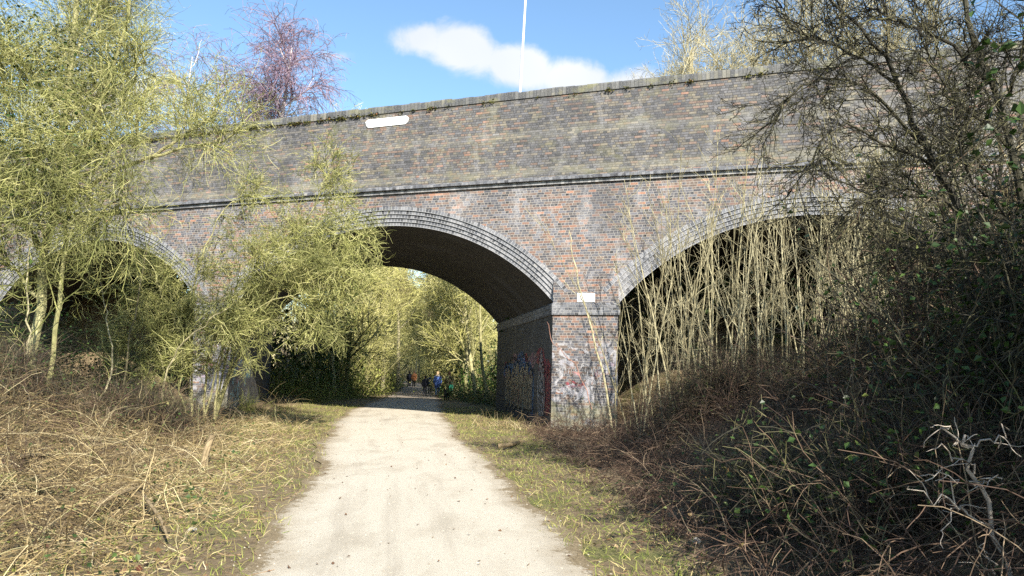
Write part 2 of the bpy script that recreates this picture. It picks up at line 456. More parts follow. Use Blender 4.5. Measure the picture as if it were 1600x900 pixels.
soil = k.ramp(k.noise(P, 45.0, 4, .7), [(.3, (.11, .08, .045)), (.7, (.30, .235, .14))])
c = k.mix(k.step(edv, .84, .93), c, soil)
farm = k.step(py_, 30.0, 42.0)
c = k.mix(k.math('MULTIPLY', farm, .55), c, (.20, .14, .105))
k.put(b.inputs['Base Color'], c); b.inputs['Roughness'].default_value = .95
k.put(b.inputs['Normal'], k.bump(k.math('ADD', n3, n2), .5, .012))
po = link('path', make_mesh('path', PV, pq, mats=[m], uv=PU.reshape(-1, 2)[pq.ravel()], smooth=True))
tag(po, 'pale trodden gravel path running under the bridge', kind='structure')

# ------------------------------------------------------------------ bridge
TH, PH, XC, YC, T_, ZS, SP, RI, WP = .2452, -.1816, 1.237, 22.0, 9.98, 3.747, 10.797, 2.494, 1.928
e_ = np.array([math.cos(TH), -math.sin(TH), 0]); a_ = np.array([math.sin(PH), math.cos(PH), 0]); n_ = np.array([math.sin(TH), math.cos(TH), 0])
C0 = np.array([XC, YC, 0])
st_z = lambda u: 7.53 + .0203 * u - .0005 * u * u
tp_z = lambda u: 10.40 + .0372 * u - .0004 * u * u
TCOS = a_ @ n_
def W3(u, t, z, off=0.0):
    """u along the face, t along the tunnel, z up, off = proud of the face towards the viewer"""
    u, t, z, off = np.broadcast_arrays(*[np.asarray(q, float) for q in (u, t, z, off)])
    return C0 + u[..., None] * e_ + t[..., None] * a_ + z[..., None] * np.array([0, 0, 1.]) - off[..., None] * n_

ARCH = [(-22.4 + .0, 8.47 + 1.6, 2.42, 3.62), (-SP, SP, RI, ZS), (WP, SP, RI, ZS)]   # left springing u, span, rise, springing height
ARCH[0] = (-12.25 - 8.47, 8.47, 2.32, 3.68)
U0, U1 = -34.0, 27.0
RING, NR, STEP = .118, 5, .042


class Sheet:
    """grid patches with UVs in metres"""
    def __init__(s): s.V = []; s.Q = []; s.UV = []; s.n = 0; s.M = []
    def grid(s, P, UV, mi=0, flip=False):
        r, c = P.shape[:2]; i = np.arange(r * c).reshape(r, c) + s.n
        q = np.stack([i[:-1, :-1], i[:-1, 1:], i[1:, 1:], i[1:, :-1]], -1).reshape(-1, 4)
        if flip: q = q[:, ::-1]
        s.V.append(P.reshape(-1, 3)); s.Q.append(q); s.UV.append(UV.reshape(-1, 2)); s.n += r * c; s.M.append(np.full(len(q), mi))
    def build(s, name, mats, parent):
        V = np.concatenate(s.V); Q = np.concatenate(s.Q); UV = np.concatenate(s.UV)
        return link(name, make_mesh(name, V, Q, mats=mats, midx=np.concatenate(s.M), uv=UV[Q.ravel()]), parent)


def gridPU(us, vs, fP, fU):
    A, B = np.meshgrid(us, vs); return fP(A, B), np.stack(fU(A, B), -1)


bridge = empty('road_bridge', tuple(C0))
tag(bridge, 'long weathered blue and red brick road bridge of three arches crossing the path', 'bridge')
bridge_inv = -C0
def bsheet(sh, name, mats, parent=bridge):
    o = sh.build(name, mats, parent)
    o.matrix_parent_inverse = Matrix.Translation(Vector(-C0)) if parent is bridge else Matrix.Identity(4)
    return o


def arcR(S, r): return ((S / 2) ** 2 + r * r) / (2 * r)

# spandrel wall with arch cut-outs, front and back
EXT = RING * NR
def bottom(u):
    z = np.full_like(u, -1.0)
    for (ul, S, r, zs) in ARCH:
        R = arcR(S, r); zc = zs + r - R; Ro = R + EXT - .03; uc = ul + S / 2
        half = math.sqrt(max(Ro * Ro - (zs - zc) ** 2, 0))
        inside = np.abs(u - uc) < S / 2 - .001
        zz = zc + np.sqrt(np.maximum(Ro * Ro - (u - uc) ** 2, 0))
        z = np.where(inside, zz, z)
        hw = ring_half = S / 2
    return z
us = [U0, U1]
for (ul, S, r, zs) in ARCH:
    us += list(np.linspace(ul + .0015, ul + S - .0015, 70)) + [ul - .0005, ul + S + .0005]
us = np.array(sorted(us + list(np.arange(U0, U1, .6))))
zb = bottom(us); zt = st_z(us) - .16
sh = Sheet()
lv = np.linspace(0, 1, 5)
Pz = zb[None] * (1 - lv[:, None]) + zt[None] * lv[:, None]
Ug = np.broadcast_to(us, Pz.shape)
for t, fl in ((0.0, False), (T_, True)):
    sh.grid(W3(Ug, t, Pz), np.stack([Ug, Pz - .018 * Ug], -1), flip=fl)
bsheet(sh, 'spandrel_wall', [M_WALL])

# parapet with battered profile, string course and coping
PROF = [(.0, .085), (.14, .085), (.36, .045), (1.34, .045), (1.56, .0), (2.62, .0)]   # height over string, proud
def ext_profile(prof, mats, name, us, z_of, inner, back=True, uvz=None):
    sh = Sheet()
    for side in ((0, T_) if back else (0,)):
        sgn = 1 if side == 0 else -1
        pts = prof + inner
        P = np.stack([W3(us, side, z_of(us, z), sgn * off) for z, off in pts])
        acc = [0.0]
        for (z0, o0), (z1, o1) in zip(pts[:-1], pts[1:]): acc.append(acc[-1] + math.hypot(z1 - z0, o1 - o0))
        UV = np.stack([np.stack([us, np.full_like(us, (pts[i][0] if uvz is None else acc[i]))], -1) for i in range(len(pts))])
        sh.grid(P, UV, flip=(side != 0))
    return bsheet(sh, name, mats)
uu = np.arange(U0, U1 + .01, .5)
rel = lambda u, z: st_z(u) + z * (tp_z(u) - .25 - st_z(u)) / 2.62
ext_profile(PROF, [M_PARA], 'parapet', uu, rel, [(2.62, -.42), (.05, -.42)])
# deck
sh = Sheet(); A, B = np.meshgrid(uu, np.array([.3, T_ - .3])); sh.grid(W3(A, B, st_z(A) + .2), np.stack([A, B], -1)); bsheet(sh, 'road_deck', [plain_mat('road_asphalt', (.05, .05, .05), .9)])
sz = lambda u, z: st_z(u) + z
ext_profile([(-.185, .0), (-.185, .075), (-.078, .075), (-.0775, .0)], [M_DENTIL], 'dentil_course', uu, sz, [], back=True)
ext_profile([(-.074, .0), (-.074, .175), (.0, .175), (.05, .088)], [M_STRING], 'string_course', uu, sz, [], back=True)
ct = lambda u, z: tp_z(u) + z
# coping cut into blocks with slightly uneven tops
cu = []
for u in np.arange(U0, U1, .36): cu += [u + .006, u + .354, u + .356, u + .364]
cu = np.array(cu); ju = np.repeat(rng.normal(size=len(cu) // 4) * .010, 4); gap = np.tile([0, 0, .03, .03], len(cu) // 4)
ctj = lambda u, z: tp_z(u) + z + (ju - gap) * (z > -.2)
ext_profile([(-.25, .0), (-.25, .04), (-.06, .04), (.0, .0)], [M_COPING], 'coping', cu, ctj, [(.0, -.40), (-.06, -.46), (-.25, -.46)], back=True)

# arches: stepped rings and barrel
for ai, (ul, S, r, zs) in enumerate(ARCH):
    R = arcR(S, r); zc = zs + r - R; uc = ul + S / 2; half = math.asin((S / 2) / R)
    an = np.linspace(-half, half, 73)
    for side in (0, T_):
        sh = Sheet()
        sg = 1 if side == 0 else -1
        for q in range(NR):
            off = .012 - (NR - 1 - q) * STEP
            ri, ro = R + RING * q, R + RING * (q + 1)
            P = np.stack([W3(uc + np.sin(an) * rad, side, zc + np.cos(an) * rad, sg * off) for rad in (ri, ro)])
            UV = np.stack([np.stack([an * (ri + .06), np.full_like(an, q * .116 + v)], -1) for v in (0.001, .115)])
            sh.grid(P, UV, flip=(side != 0))
            offi = off - STEP if q else None
            if q:   # underside of the step
                P = np.stack([W3(uc + np.sin(an) * ri, side, zc + np.cos(an) * ri, sg * o) for o in (off - STEP, off)])
                sh.grid(P, np.stack([np.stack([an * ri, np.full_like(an, q * .116 + v)], -1) for v in (.02, .05)]), flip=(side != 0))
            if q == NR - 1:
                P = np.stack([W3(uc + np.sin(an) * ro, side, zc + np.cos(an) * ro, sg * o) for o in (off, -.03)])
                sh.grid(P, np.stack([np.stack([an * ro, np.full_like(an, q * .116 + v)], -1) for v in (.05, .09)]), flip=(side != 0))
        bsheet(sh, 'arch_ring', [M_RING])
    # barrel (soffit)
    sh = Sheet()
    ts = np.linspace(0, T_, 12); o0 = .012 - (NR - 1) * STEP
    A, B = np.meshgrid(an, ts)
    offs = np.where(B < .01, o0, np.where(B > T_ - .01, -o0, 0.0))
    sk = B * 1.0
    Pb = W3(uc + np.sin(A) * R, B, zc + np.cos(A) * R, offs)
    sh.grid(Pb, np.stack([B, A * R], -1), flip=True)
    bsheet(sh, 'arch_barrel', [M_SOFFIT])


# piers: shaft below springing, impost band
def pier(ul, w, zs, name='pier', front=M_PIER):
    sh = Sheet(); zi = zs - .36
    zg = np.linspace(-1.0, zi, 12); ug = np.linspace(ul, ul + w, 5); tg = np.linspace(0, T_, 10)
    for t, fl in ((0.012, False), (T_ - .012, True)):
        A, B = np.meshgrid(ug, zg); sh.grid(W3(A, t, B, .02 if not fl else -.02), np.stack([A - ul, B], -1), 0, fl)
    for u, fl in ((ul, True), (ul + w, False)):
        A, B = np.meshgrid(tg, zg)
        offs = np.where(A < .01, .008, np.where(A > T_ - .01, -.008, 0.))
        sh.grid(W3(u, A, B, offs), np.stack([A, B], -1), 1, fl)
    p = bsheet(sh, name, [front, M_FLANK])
    # impost: projecting band with a weathered top
    sh = Sheet(); d = .045; sc = 1 / TCOS
    prof = [(zi, 0.), (zi, d), (zs - .05, d), (zs, .006)]
    loopU = lambda o: np.array([ul - o, ul + w + o, ul + w + o, ul - o, ul - o])
    P = []; UV = []
    for z, o in prof:
        u5 = loopU(o); t5 = np.array([-o, -o, T_ + o, T_ + o, -o]) 
        P.append(W3(u5, t5, np.full(5, z), 0.022 * np.array([1, 1, -1, -1, 1])))
        UV.append(np.stack([np.array([0, w, w + T_, 2 * w + T_, 2 * w + 2 * T_]), np.full(5, z)], -1))
    sh.grid(np.array(P), np.array(UV))
    s = sh.build('impost', [M_IMPOST], p)
    return p

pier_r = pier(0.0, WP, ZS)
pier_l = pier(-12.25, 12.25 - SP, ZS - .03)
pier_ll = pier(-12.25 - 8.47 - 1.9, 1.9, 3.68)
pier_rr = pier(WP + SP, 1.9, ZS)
pier_r['label'] = 'brick pier covered with pale faded graffiti beside the path'

# graffiti: painted shapes lying on the brick
def paint_mat(n, c):
    m = plain_mat(n, c, .6, var=.4, scale=5.0); nt = m.node_tree; k = NB(nt)
    g = k.n('ShaderNodeNewGeometry'); z = k.xyz(g.outputs['Position'])[2]
    worn = k.step(k.noise(g.outputs['Position'], 11.0, 6, .7), .42, .60)
    joint = k.math('LESS_THAN', k.math('FRACT', k.math('DIVIDE', z, .075)), .16)
    f = k.math('MAXIMUM', k.math('SUBTRACT', 1.0, worn), k.math('MULTIPLY', joint, .55))
    t = k.n('ShaderNodeBsdfTransparent'); mx = k.n('ShaderNodeMixShader'); k.put(mx.inputs[0], f)
    nt.links.new(nt.nodes['Principled BSDF'].outputs[0], mx.inputs[1]); nt.links.new(t.outputs[0], mx.inputs[2]); nt.links.new(mx.outputs[0], nt.nodes['Material Output'].inputs[0])
    return m
PAINT = {'cream': paint_mat('paint_cream', (.36, .31, .22)), 'blue': paint_mat('paint_blue', (.07, .16, .32)), 'black': paint_mat('paint_black', (.02, .02, .025)),
         'red': paint_mat('paint_red', (.26, .06, .07)), 'pink': paint_mat('paint_pink', (.30, .18, .20)), 'white': paint_mat('paint_white', (.34, .33, .33)), 'teal': paint_mat('paint_teal', (.20, .34, .36))}


class Decal:
    def __init__(s, place): s.place = place; s.G = Geo(); s.keys = []; s.lay = 0
    def mi(s, c):
        if c not in s.keys: s.keys.append(c)
        return s.keys.index(c)
    def stroke(s, pts, w, c, closed=False):
        p = smooth_path([(x, y, 0) for x, y in (pts + [pts[0]] if closed else pts)], max(12, 6 * len(pts)))[0][:, :2]
        t = nrm(np.gradient(p, axis=0)); n = np.stack([-t[:, 1], t[:, 0]], -1)
        ww = w * (1 + .25 * np.sin(np.linspace(0, 9, len(p))))[:, None]
        V = np.stack([s.place(*(p + n * ww).T, s.off()), s.place(*(p - n * ww).T, s.off())], 1).reshape(-1, 3)
        i = np.arange(len(p) * 2).reshape(-1, 2)
        s.G.quads(V, np.stack([i[:-1, 0], i[:-1, 1], i[1:, 1], i[1:, 0]], -1), s.mi(c)); s.lay += 1
    def blob(s, pts, c):
        p = smooth_path([(x, y, 0) for x, y in pts + [pts[0]]], 8 * len(pts))[0][:, :2]; ce = p.mean(0)
        V = np.vstack([s.place(ce[:1], ce[1:], s.off()), s.place(p[:, 0], p[:, 1], s.off())]); n = len(p)
        i = np.arange(1, n); s.G.tris(V, np.stack([np.zeros(n - 1, int), i, i + 1], -1), s.mi(c)); s.lay += 1
    def off(s): return .006 + .0004 * s.lay
    def build(s, parent):
        me = s.G.mesh('graffiti', [PAINT[c] for c in s.keys]); return link('graffiti', me, parent)

# tall bubble piece on the path-side flank of the near pier (t along tunnel, z up)
fl = Decal(lambda t, z, o: W3(-o, t, z))
for j in range(16):
    x, z = rng.uniform(.4, 8.0), rng.uniform(1.5, 2.35); w, h = rng.uniform(.3, .8), rng.uniform(.15, .35)
    fl.blob([(x + w * math.cos(a) * rng.uniform(.7, 1.2), z + h * math.sin(a) * rng.uniform(.7, 1.2)) for a in np.arange(6) * 1.047], rng.choice(['red', 'pink', 'red']))
for x in (.35, .55, .9): fl.blob([(x - .2, .5), (x - .25, 1.4), (x, 2.1), (x + .2, 1.5), (x + .15, .45)], 'red')
fl.blob([(2.4, 1.55), (3.0, 2.0), (3.7, 2.05), (4.4, 2.4), (5.2, 2.3), (6.0, 2.0), (7.8, 2.0), (8.0, 1.5), (5.0, 1.5)], 'blue')
fl.blob([(2.5, .3), (2.4, 1.2), (2.7, 1.6), (2.95, 1.0), (2.8, .3)], 'blue')
LX = [(3.1, 1.75, .45), (3.85, 1.95, .5), (4.7, 1.85, .48), (5.5, 2.0, .5), (6.35, 1.75, .48), (7.2, 1.85, .5)]
for x, h, w in LX:
    q = [(x - w, .35 + rng.uniform(0, .15)), (x - w * .9, h * .55), (x - w * 1.05, h * .9), (x - w * .3, h * 1.02), (x + w * .25, h * .9), (x + w, h), (x + w * .95, h * .5), (x + w * .75, .3), (x, .42)]
    fl.blob(q, 'cream'); fl.stroke(q, .032, 'black', True)
    fl.stroke([(x - w * .3, .55), (x - w * .45, h * .5), (x - w * .1, h * .75)], .035, 'black'); fl.stroke([(x + w * .3, h * .7), (x + w * .15, h * .45), (x + w * .4, .5)], .03, 'black')
    fl.stroke([(x + w * .6, .4), (x + w * .55, h * .6)], .03, rng.choice(['blue', 'teal', 'red']))
fl.stroke([(2.4, 1.7), (3.3, 1.95), (4.1, 2.3), (5.0, 2.05), (6.2, 2.2), (7.9, 1.9)], .05, 'black')
q = [(.85, .35), (.75, 1.1), (.95, 1.8), (1.1, 2.0), (1.35, 2.45), (1.6, 2.0), (1.75, 1.7), (1.9, 1.1), (1.65, .35)]
fl.blob(q, 'white'); fl.stroke(q, .035, 'black', True)
for pts in ([(1.0, .5), (1.25, .9), (1.0, 1.2), (1.4, 1.5), (1.2, 1.9)], [(1.6, .5), (1.35, .8), (1.7, 1.2), (1.4, 1.7)], [(1.0, 1.0), (1.6, 1.05)]): fl.stroke(pts, .03, 'black')
fl.build(pier_r)
# faded tags over the front of that pier
fr = Decal(lambda u, z, o: W3(u, 0.012, z, .02 + o))
for x, z in ((.22, 1.75), (.55, 1.5), (.95, 1.65), (1.35, 1.55), (.4, 1.15), (1.1, 1.2)):
    for _ in range(2):
        pts = [(x + rng.uniform(-.2, .25), z + rng.uniform(-.25, .3)) for _ in range(5)]
        fr.stroke(pts, rng.uniform(.012, .03), rng.choice(['white', 'white', 'white', 'pink']))
fr.stroke([(.42, 1.36), (.62, 1.42), (.8, 1.35), (.98, 1.40)], .04, 'red')
fr.stroke([(.5, 1.28), (.75, 1.30), (.9, 1.27)], .03, 'pink')
for x in (.12, .48, .86, 1.2):
    fr.stroke([(x, 1.62), (x + .06, 1.86), (x + .15, 1.60), (x + .2, 1.88), (x + .26, 1.6)], .014, 'black' if x == .86 else 'white')
fr.build(pier_r)
# scrawl on the sunlit flank of the far-side pier
fs = Decal(lambda t, z, o: W3(-SP - .0 + o, t, z))
for j in range(13):
    x, z = rng.uniform(.5, 5.5), rng.uniform(.5, 2.0)
    fs.stroke([(x + rng.uniform(-.5, .5), z + rng.uniform(-.5, .6)) for _ in range(6)], rng.uniform(.03, .07), rng.choice(['teal', 'pink', 'white', 'black', 'teal', 'blue']))
fs.build(pier_l)

# ------------------------------------------------------------------ name plates on the bridge
M_SIGN = plain_mat('sign_white', (.80, .80, .78), .45, var=.04)
M_SIGNMARK = plain_mat('sign_mark', (.60, .59, .60), .6)
def plate(name, pts, off, thick, label):
    o = empty(name); V = np.array(pts, float); n = len(V)
    ce = V.mean(0)
    A = W3(V[:, 0], 0, V[:, 1], off + thick); B = W3(V[:, 0], 0, V[:, 1], off)
    me = bpy.data.meshes.new(name); i = list(range(n))
    faces = [i] + [[n + j for j in reversed(i)]] + [[j, n + j, n + (j + 1) % n, (j + 1) % n] for j in i]
    me.from_pydata([tuple(p) for p in np.vstack([A, B])], [], faces); me.materials.append(M_SIGN)
    o2 = link('panel', me, o); tag(o, label, 'sign'); return o
def onface(px, py, off=0.0):
    d = ray(px, py); q = (C0 @ n_ - off) / (d @ n_); p = d * q + np.array([0, 0, EYE]); return float((p - C0) @ e_), float(p[2])
(u0, z0), (u1, z1), (u2, z2), (u3, z3) = [onface(*p) for p in ((572, 188), (638.5, 181), (637, 194), (573, 200.5))]
ch = .07
nm = plate('name_plate', [(u3 + ch, z3), (u2 - ch, z2), (u2 + .01, z2 + ch), (u1 + .01, z1 - ch), (u1 - ch, z1), (u0 + ch, z0), (u0, z0 - ch), (u3, z3 + ch)][::1], .004, .03, 'long white plate with clipped corners high on the parapet')
G = Geo()
def dash(ua, za, w, h):
    f = (ua - u0) / (u1 - u0); zz = za + f * (z1 - z0)
    V = W3(np.array([ua, ua + w, ua + w, ua]), 0, np.array([zz, zz, zz + h, zz + h]), .0355); G.quads(V, [[0, 1, 2, 3]])
x = u0 + .22
while x < u1 - .2:
    w = rng.uniform(.025, .06); dash(x, z0 - .26, w * .5, .08); x += w + .035
x = u0 + .5
while x < u1 - .45:
    w = rng.uniform(.025, .05); dash(x, z0 - .13, w * .5, .07); x += w + .035
link('faint_lettering', G.mesh('faint_lettering', [M_SIGNMARK]), nm)  # letter marks kept pale, overexposure put into their colour
q = [onface(*p) for p in ((902, 472), (929.5, 472), (929.5, 458), (902, 458))]
plate('number_plate', q, .004, .02, 'small blank white plate just above the pier beside the path')

# ------------------------------------------------------------------ lamp post behind the parapet
M_POLE = plain_mat('pole_paint', (.62, .63, .63), .4, var=.05)
pb = at(811.5, 160, 30.5); pt_ = at(821.0, 0, 30.5); d = nrm(pt_ - pb); base = pb - d * (pb[2] - 7.6) / d[2]
lp = empty('lamp_post', tuple(base))
G = Geo(); top = base + d * 13.0
G.tube(np.array([[base, base + d * 1.4]]), np.array([[.10, .10]]), 12)
G.tube(np.array([np.linspace(base + d * 1.4, top, 6)]), taper([.068], [.045], 6), 12)
arm = smooth_path([top - d * .02, top + np.array([-.2, -.3, .35]), top + np.array([-.6, -.9, .5])], 8)
G.tube(arm, taper([.045], [.03], 8), 8)
o = link('pole', G.mesh('pole', [M_POLE], True), lp); o.matrix_parent_inverse = Matrix.Translation(Vector(-base))
bm = bmesh.new(); bmesh.ops.create_uvsphere(bm, u_segments=12, v_segments=8, radius=.2)
for v in bm.verts: v.co = Vector((v.co.x * .7, v.co.y * 1.6, v.co.z * .45)) + Vector(arm[0, -1])
me = bpy.data.meshes.new('lantern'); bm.to_mesh(me); bm.free(); me.materials.append(M_POLE)
o = link('lantern', me, lp); o.matrix_parent_inverse = Matrix.Translation(Vector(-base))
tag(lp, 'slim white lamp post rising behind the parapet', 'lamp post')

# ------------------------------------------------------------------ vegetation
def rebase(o, base):
    """put the Empty at the thing's base; children keep their place"""
    o.location = tuple(base)
    for ch in o.children: ch.matrix_parent_inverse = Matrix.Translation(Vector([-float(v) for v in base]))
rebase(nm, W3(u0, 0, z3)); 


def px_paths(L, K=16):
    """limbs measured on the photo: (points (px,py,depth), r0, r1)"""
    P = np.concatenate([smooth_path([at(*p) for p in pts], K) for pts, _, _ in L])
    P[:, 1:-1] += rng.normal(size=P[:, 1:-1].shape) * .025
    R = np.concatenate([taper([r0], [r1], K) for _, r0, r1 in L])
    return P, R


def plant(name, label, cat, base, trunk, crown, group=None, parts=('trunk', 'crown'), extra=()):
    o = empty(name); tag(o, label, cat, group)
    link(parts[0], trunk[0].mesh(parts[0], trunk[1]), o)
    if crown: link(parts[1], crown[0].mesh(parts[1], crown[1]), o)
    for nm_, ge, mt in extra: link(nm_, ge.mesh(nm_, mt), o)
    rebase(o, base)
    return o


def rad(N, K, a, b): return taper(np.full(N, a) * rng.uniform(.7, 1.3, N), np.full(N, b), K)

# --- A: the big lichen-covered tree on the left
A = [([(40, 640, 14.6), (62, 470, 14.6), (75, 380, 14.6), (92, 300, 14.6), (100, 200, 14.7), (112, 90, 14.9), (128, -60, 15), (140, -200, 15)], .095, .04),
     ([(58, 670, 14.4), (78, 565, 14.2), (90, 480, 14.1), (103, 400, 14.1), (106, 330, 14.0), (130, 230, 13.8), (170, 130, 13.6), (200, 20, 13.4), (210, -90, 13.4)], .05, .018),
     ([(88, 320, 14.6), (130, 300, 14.3), (180, 268, 14.0), (235, 248, 13.8), (275, 218, 13.6), (330, 182, 13.5), (362, 135, 13.4)], .055, .010),
     ([(235, 248, 13.8), (290, 230, 13.5), (345, 222, 13.3), (385, 190, 13.2)], .03, .008),
     ([(90, 300, 14.6), (130, 300, 14.1), (165, 325, 13.9), (200, 335, 13.8)], .04, .010),
     ([(185, 268, 14), (192, 300, 13.8), (183, 330, 13.8)], .022, .006),
     ([(100, 200, 14.7), (60, 130, 14.4), (10, 80, 14.0), (-50, 60, 13.8)], .05, .015),
     ([(100, 220, 14.7), (140, 175, 14.4), (175, 140, 14.2), (205, 110, 14.0), (230, 100, 13.9)], .045, .010),
     ([(112, 90, 14.9), (150, 20, 15.0), (180, -40, 15.0), (215, -90, 15)], .04, .012),
     ([(92, 300, 14.6), (120, 260, 14.0), (165, 230, 13.6), (215, 215, 13.4)], .035, .01),
     ([(75, 380, 14.6), (40, 300, 13.8), (60, 240, 13.2), (30, 190, 13)], .035, .01),
     ([(70, 400, 14.6), (30, 330, 14.2), (-30, 260, 14.0), (-90, 240, 13.9)], .05, .015),
     ([(90, 300, 14.6), (50, 240, 14.0), (20, 180, 13.6), (0, 100, 13.4)], .045, .015),
     ([(62, 470, 14.6), (20, 420, 14.4), (-40, 380, 14.2)], .04, .012)]
P0, R0 = px_paths(A)
tg = Geo().tube(P0, R0, 7)
q1 = np.r_[0:2, 4:14]
b1 = np.concatenate([sprout(P0[q1], 26, (.8, 2.1), 8, (.4, 1.2), .16, (-.3, 0, -.05), (.2, 1), .4)[0], sprout(P0[2:4], 10, (.35, .9), 8, (.4, 1.1), .16, (0, 0, -.1), (.2, 1), .5)[0]])
b1 = b1[(b1[:, :, 0] / b1[:, :, 1]).max(1) < np.where(np.arange(len(b1)) < 312, -.52, 9)]
b2, _ = sprout(b1, 8, (.4, 1.1), 7, (.4, 1.2), .2, (0, 0, -.15))
b3, _ = sprout(b2, 6, (.2, .7), 6, (.4, 1.2), .20, (-.05, 0, -.25))
b4, _ = sprout(b3, 1, (.06, .2), 3, (.6, 1.3), .2)
cg = Geo().tube(b1, rad(len(b1), 8, .015, .005), 4).tube(b2, rad(len(b2), 7, .0062, .0032), 3).tube(b3, rad(len(b3), 6, .0038, .0022), 3).tube(b4, rad(len(b4), 3, .0034, .002), 3)
iv = Geo(); pk, _ = lerp_path(np.repeat(P0[[0, 6, 7, 10]], 1400, 0), rng.uniform(.35, .95, 5600)); pk = pk + rng.normal(size=pk.shape) * [.55, .5, .5] + [0, .35, 0]; iv.leaf(pk[pk[:, 0] / pk[:, 1] < -.56], .075)
plant('lichen_tree', 'large bare tree crusted in yellow green lichen in front of the left arch', 'tree', at(40, 640, 14.6), (tg, [LICHEN_BARK]), (cg, [LICHEN]), extra=[('ivy', iv, [LEAF_DARK])])

# --- B: arching lichen shrub in front of the pier left of the path
Bb = (335, 660)
B = [([(*Bb, 19.5), (385, 520, 19.3), (450, 400, 19.2), (498, 310, 19.1), (525, 235, 19)], .035, .007),
     ([(*Bb, 19.5), (385, 505, 19), (465, 395, 18.7), (525, 355, 18.5), (572, 395, 18.4)], .035, .007),
     ([(*Bb, 19.5), (400, 500, 18.6), (470, 425, 18.2), (525, 420, 18.0), (556, 470, 18.0)], .03, .007),
     ([(*Bb, 19.5), (370, 500, 19.3), (440, 380, 19.3), (505, 335, 19.2), (560, 330, 19.2)], .03, .007),
     ([(320, 660, 19.2), (330, 540, 18.5), (380, 440, 18.2), (450, 400, 18), (530, 455, 18)], .03, .006),
     ([(300, 650, 19.2), (285, 540, 18.8), (255, 460, 18.6), (215, 400, 18.5)], .03, .007),
     ([(300, 650, 19.0), (300, 520, 18.8), (310, 420, 18.6), (345, 340, 18.5), (380, 300, 18.5)], .03, .007),
     ([(320, 650, 18.8), (350, 540, 18.4), (420, 470, 18.2), (470, 470, 18.2), (500, 510, 18.2)], .025, .006),
     ([(280, 650, 18.6), (250, 560, 18.4), (225, 510, 18.3), (200, 520, 18.2)], .025, .006),
     ([(335, 655, 19.0), (345, 560, 18.6), (360, 480, 18.4), (400, 420, 18.2), (420, 385, 18.2)], .03, .006),
     ([(290, 650, 18.5), (280, 600, 18.2), (310, 520, 18), (350, 500, 18), (380, 540, 18)], .02, .006)]
P0, R0 = px_paths(B)
tg = Geo().tube(P0, R0, 6)
b1, _ = sprout(P0, 20, (.45, 1.15), 7, (.4, 1.2), .2, (0, 0, -.12), (.2, 1), .25)
b2, _ = sprout(b1, 11, (.25, .75), 6, (.4, 1.3), .22, (.0, 0, -.12))
b3, _ = sprout(b2, 9, (.12, .40), 5, (.5, 1.3), .24, (0, 0, -.12))
cg = Geo().tube(b1, rad(len(b1), 7, .012, .006), 4).tube(b2, rad(len(b2), 6, .0065, .004), 3).tube(b3, rad(len(b3), 5, .005, .003), 3)
plant('arching_shrub', 'bushy yellow green lichen shrub arching over the left side of the middle arch', 'shrub', at(*Bb, 19.5), (tg, [LICHEN_BARK]), (cg, [LICHEN]), parts=('stem', 'crown'))

# --- slender branchy saplings in front of the left arch
for pts, lab in (([(190, 640, 17.5), (200, 540, 17.3), (215, 470, 17.2), (228, 400, 17.2), (236, 330, 17.1)], 'pale crooked sapling standing against the dark left arch'),
                 ([(150, 640, 16.5), (175, 570, 16.4), (168, 500, 16.4), (157, 440, 16.3)], 'short forked sapling low in the dark left arch'),
                 ([(20, 640, 14), (44, 540, 13.8), (42, 450, 13.7), (48, 380, 13.7)], 'thin sapling beside the trunk of the big lichen tree'),
                 ([(250, 650, 17.6), (270, 560, 17.2), (330, 500, 17), (360, 480, 17)], 'leaning pale stem under the arching shrub')):
    P0, R0 = px_paths([(pts, .024, .007)])
    b1, _ = sprout(P0, 14, (.4, 1.1), 7, (.5, 1.2), .22, (0, 0, .1)); b2, _ = sprout(b1, 4, (.15, .4), 5, (.5, 1.1), .25)
    plant('sapling', lab, 'sapling', at(*pts[0]), (Geo().tube(P0, R0, 6), [PALE_STEM]), (Geo().tube(b1, rad(len(b1), 7, .009, .004), 4).tube(b2, rad(len(b2), 5, .005, .003), 3), [LICHEN]), parts=('stem', 'crown'))
# hanging bare branch off the lichen tree in front of the dark arch is part of shrubs below

OLIVE_TWIG = strand_mat('olive_twig', [(0, (.03, .028, .016)), (.5, (.09, .085, .04)), (1, (.22, .20, .10))])
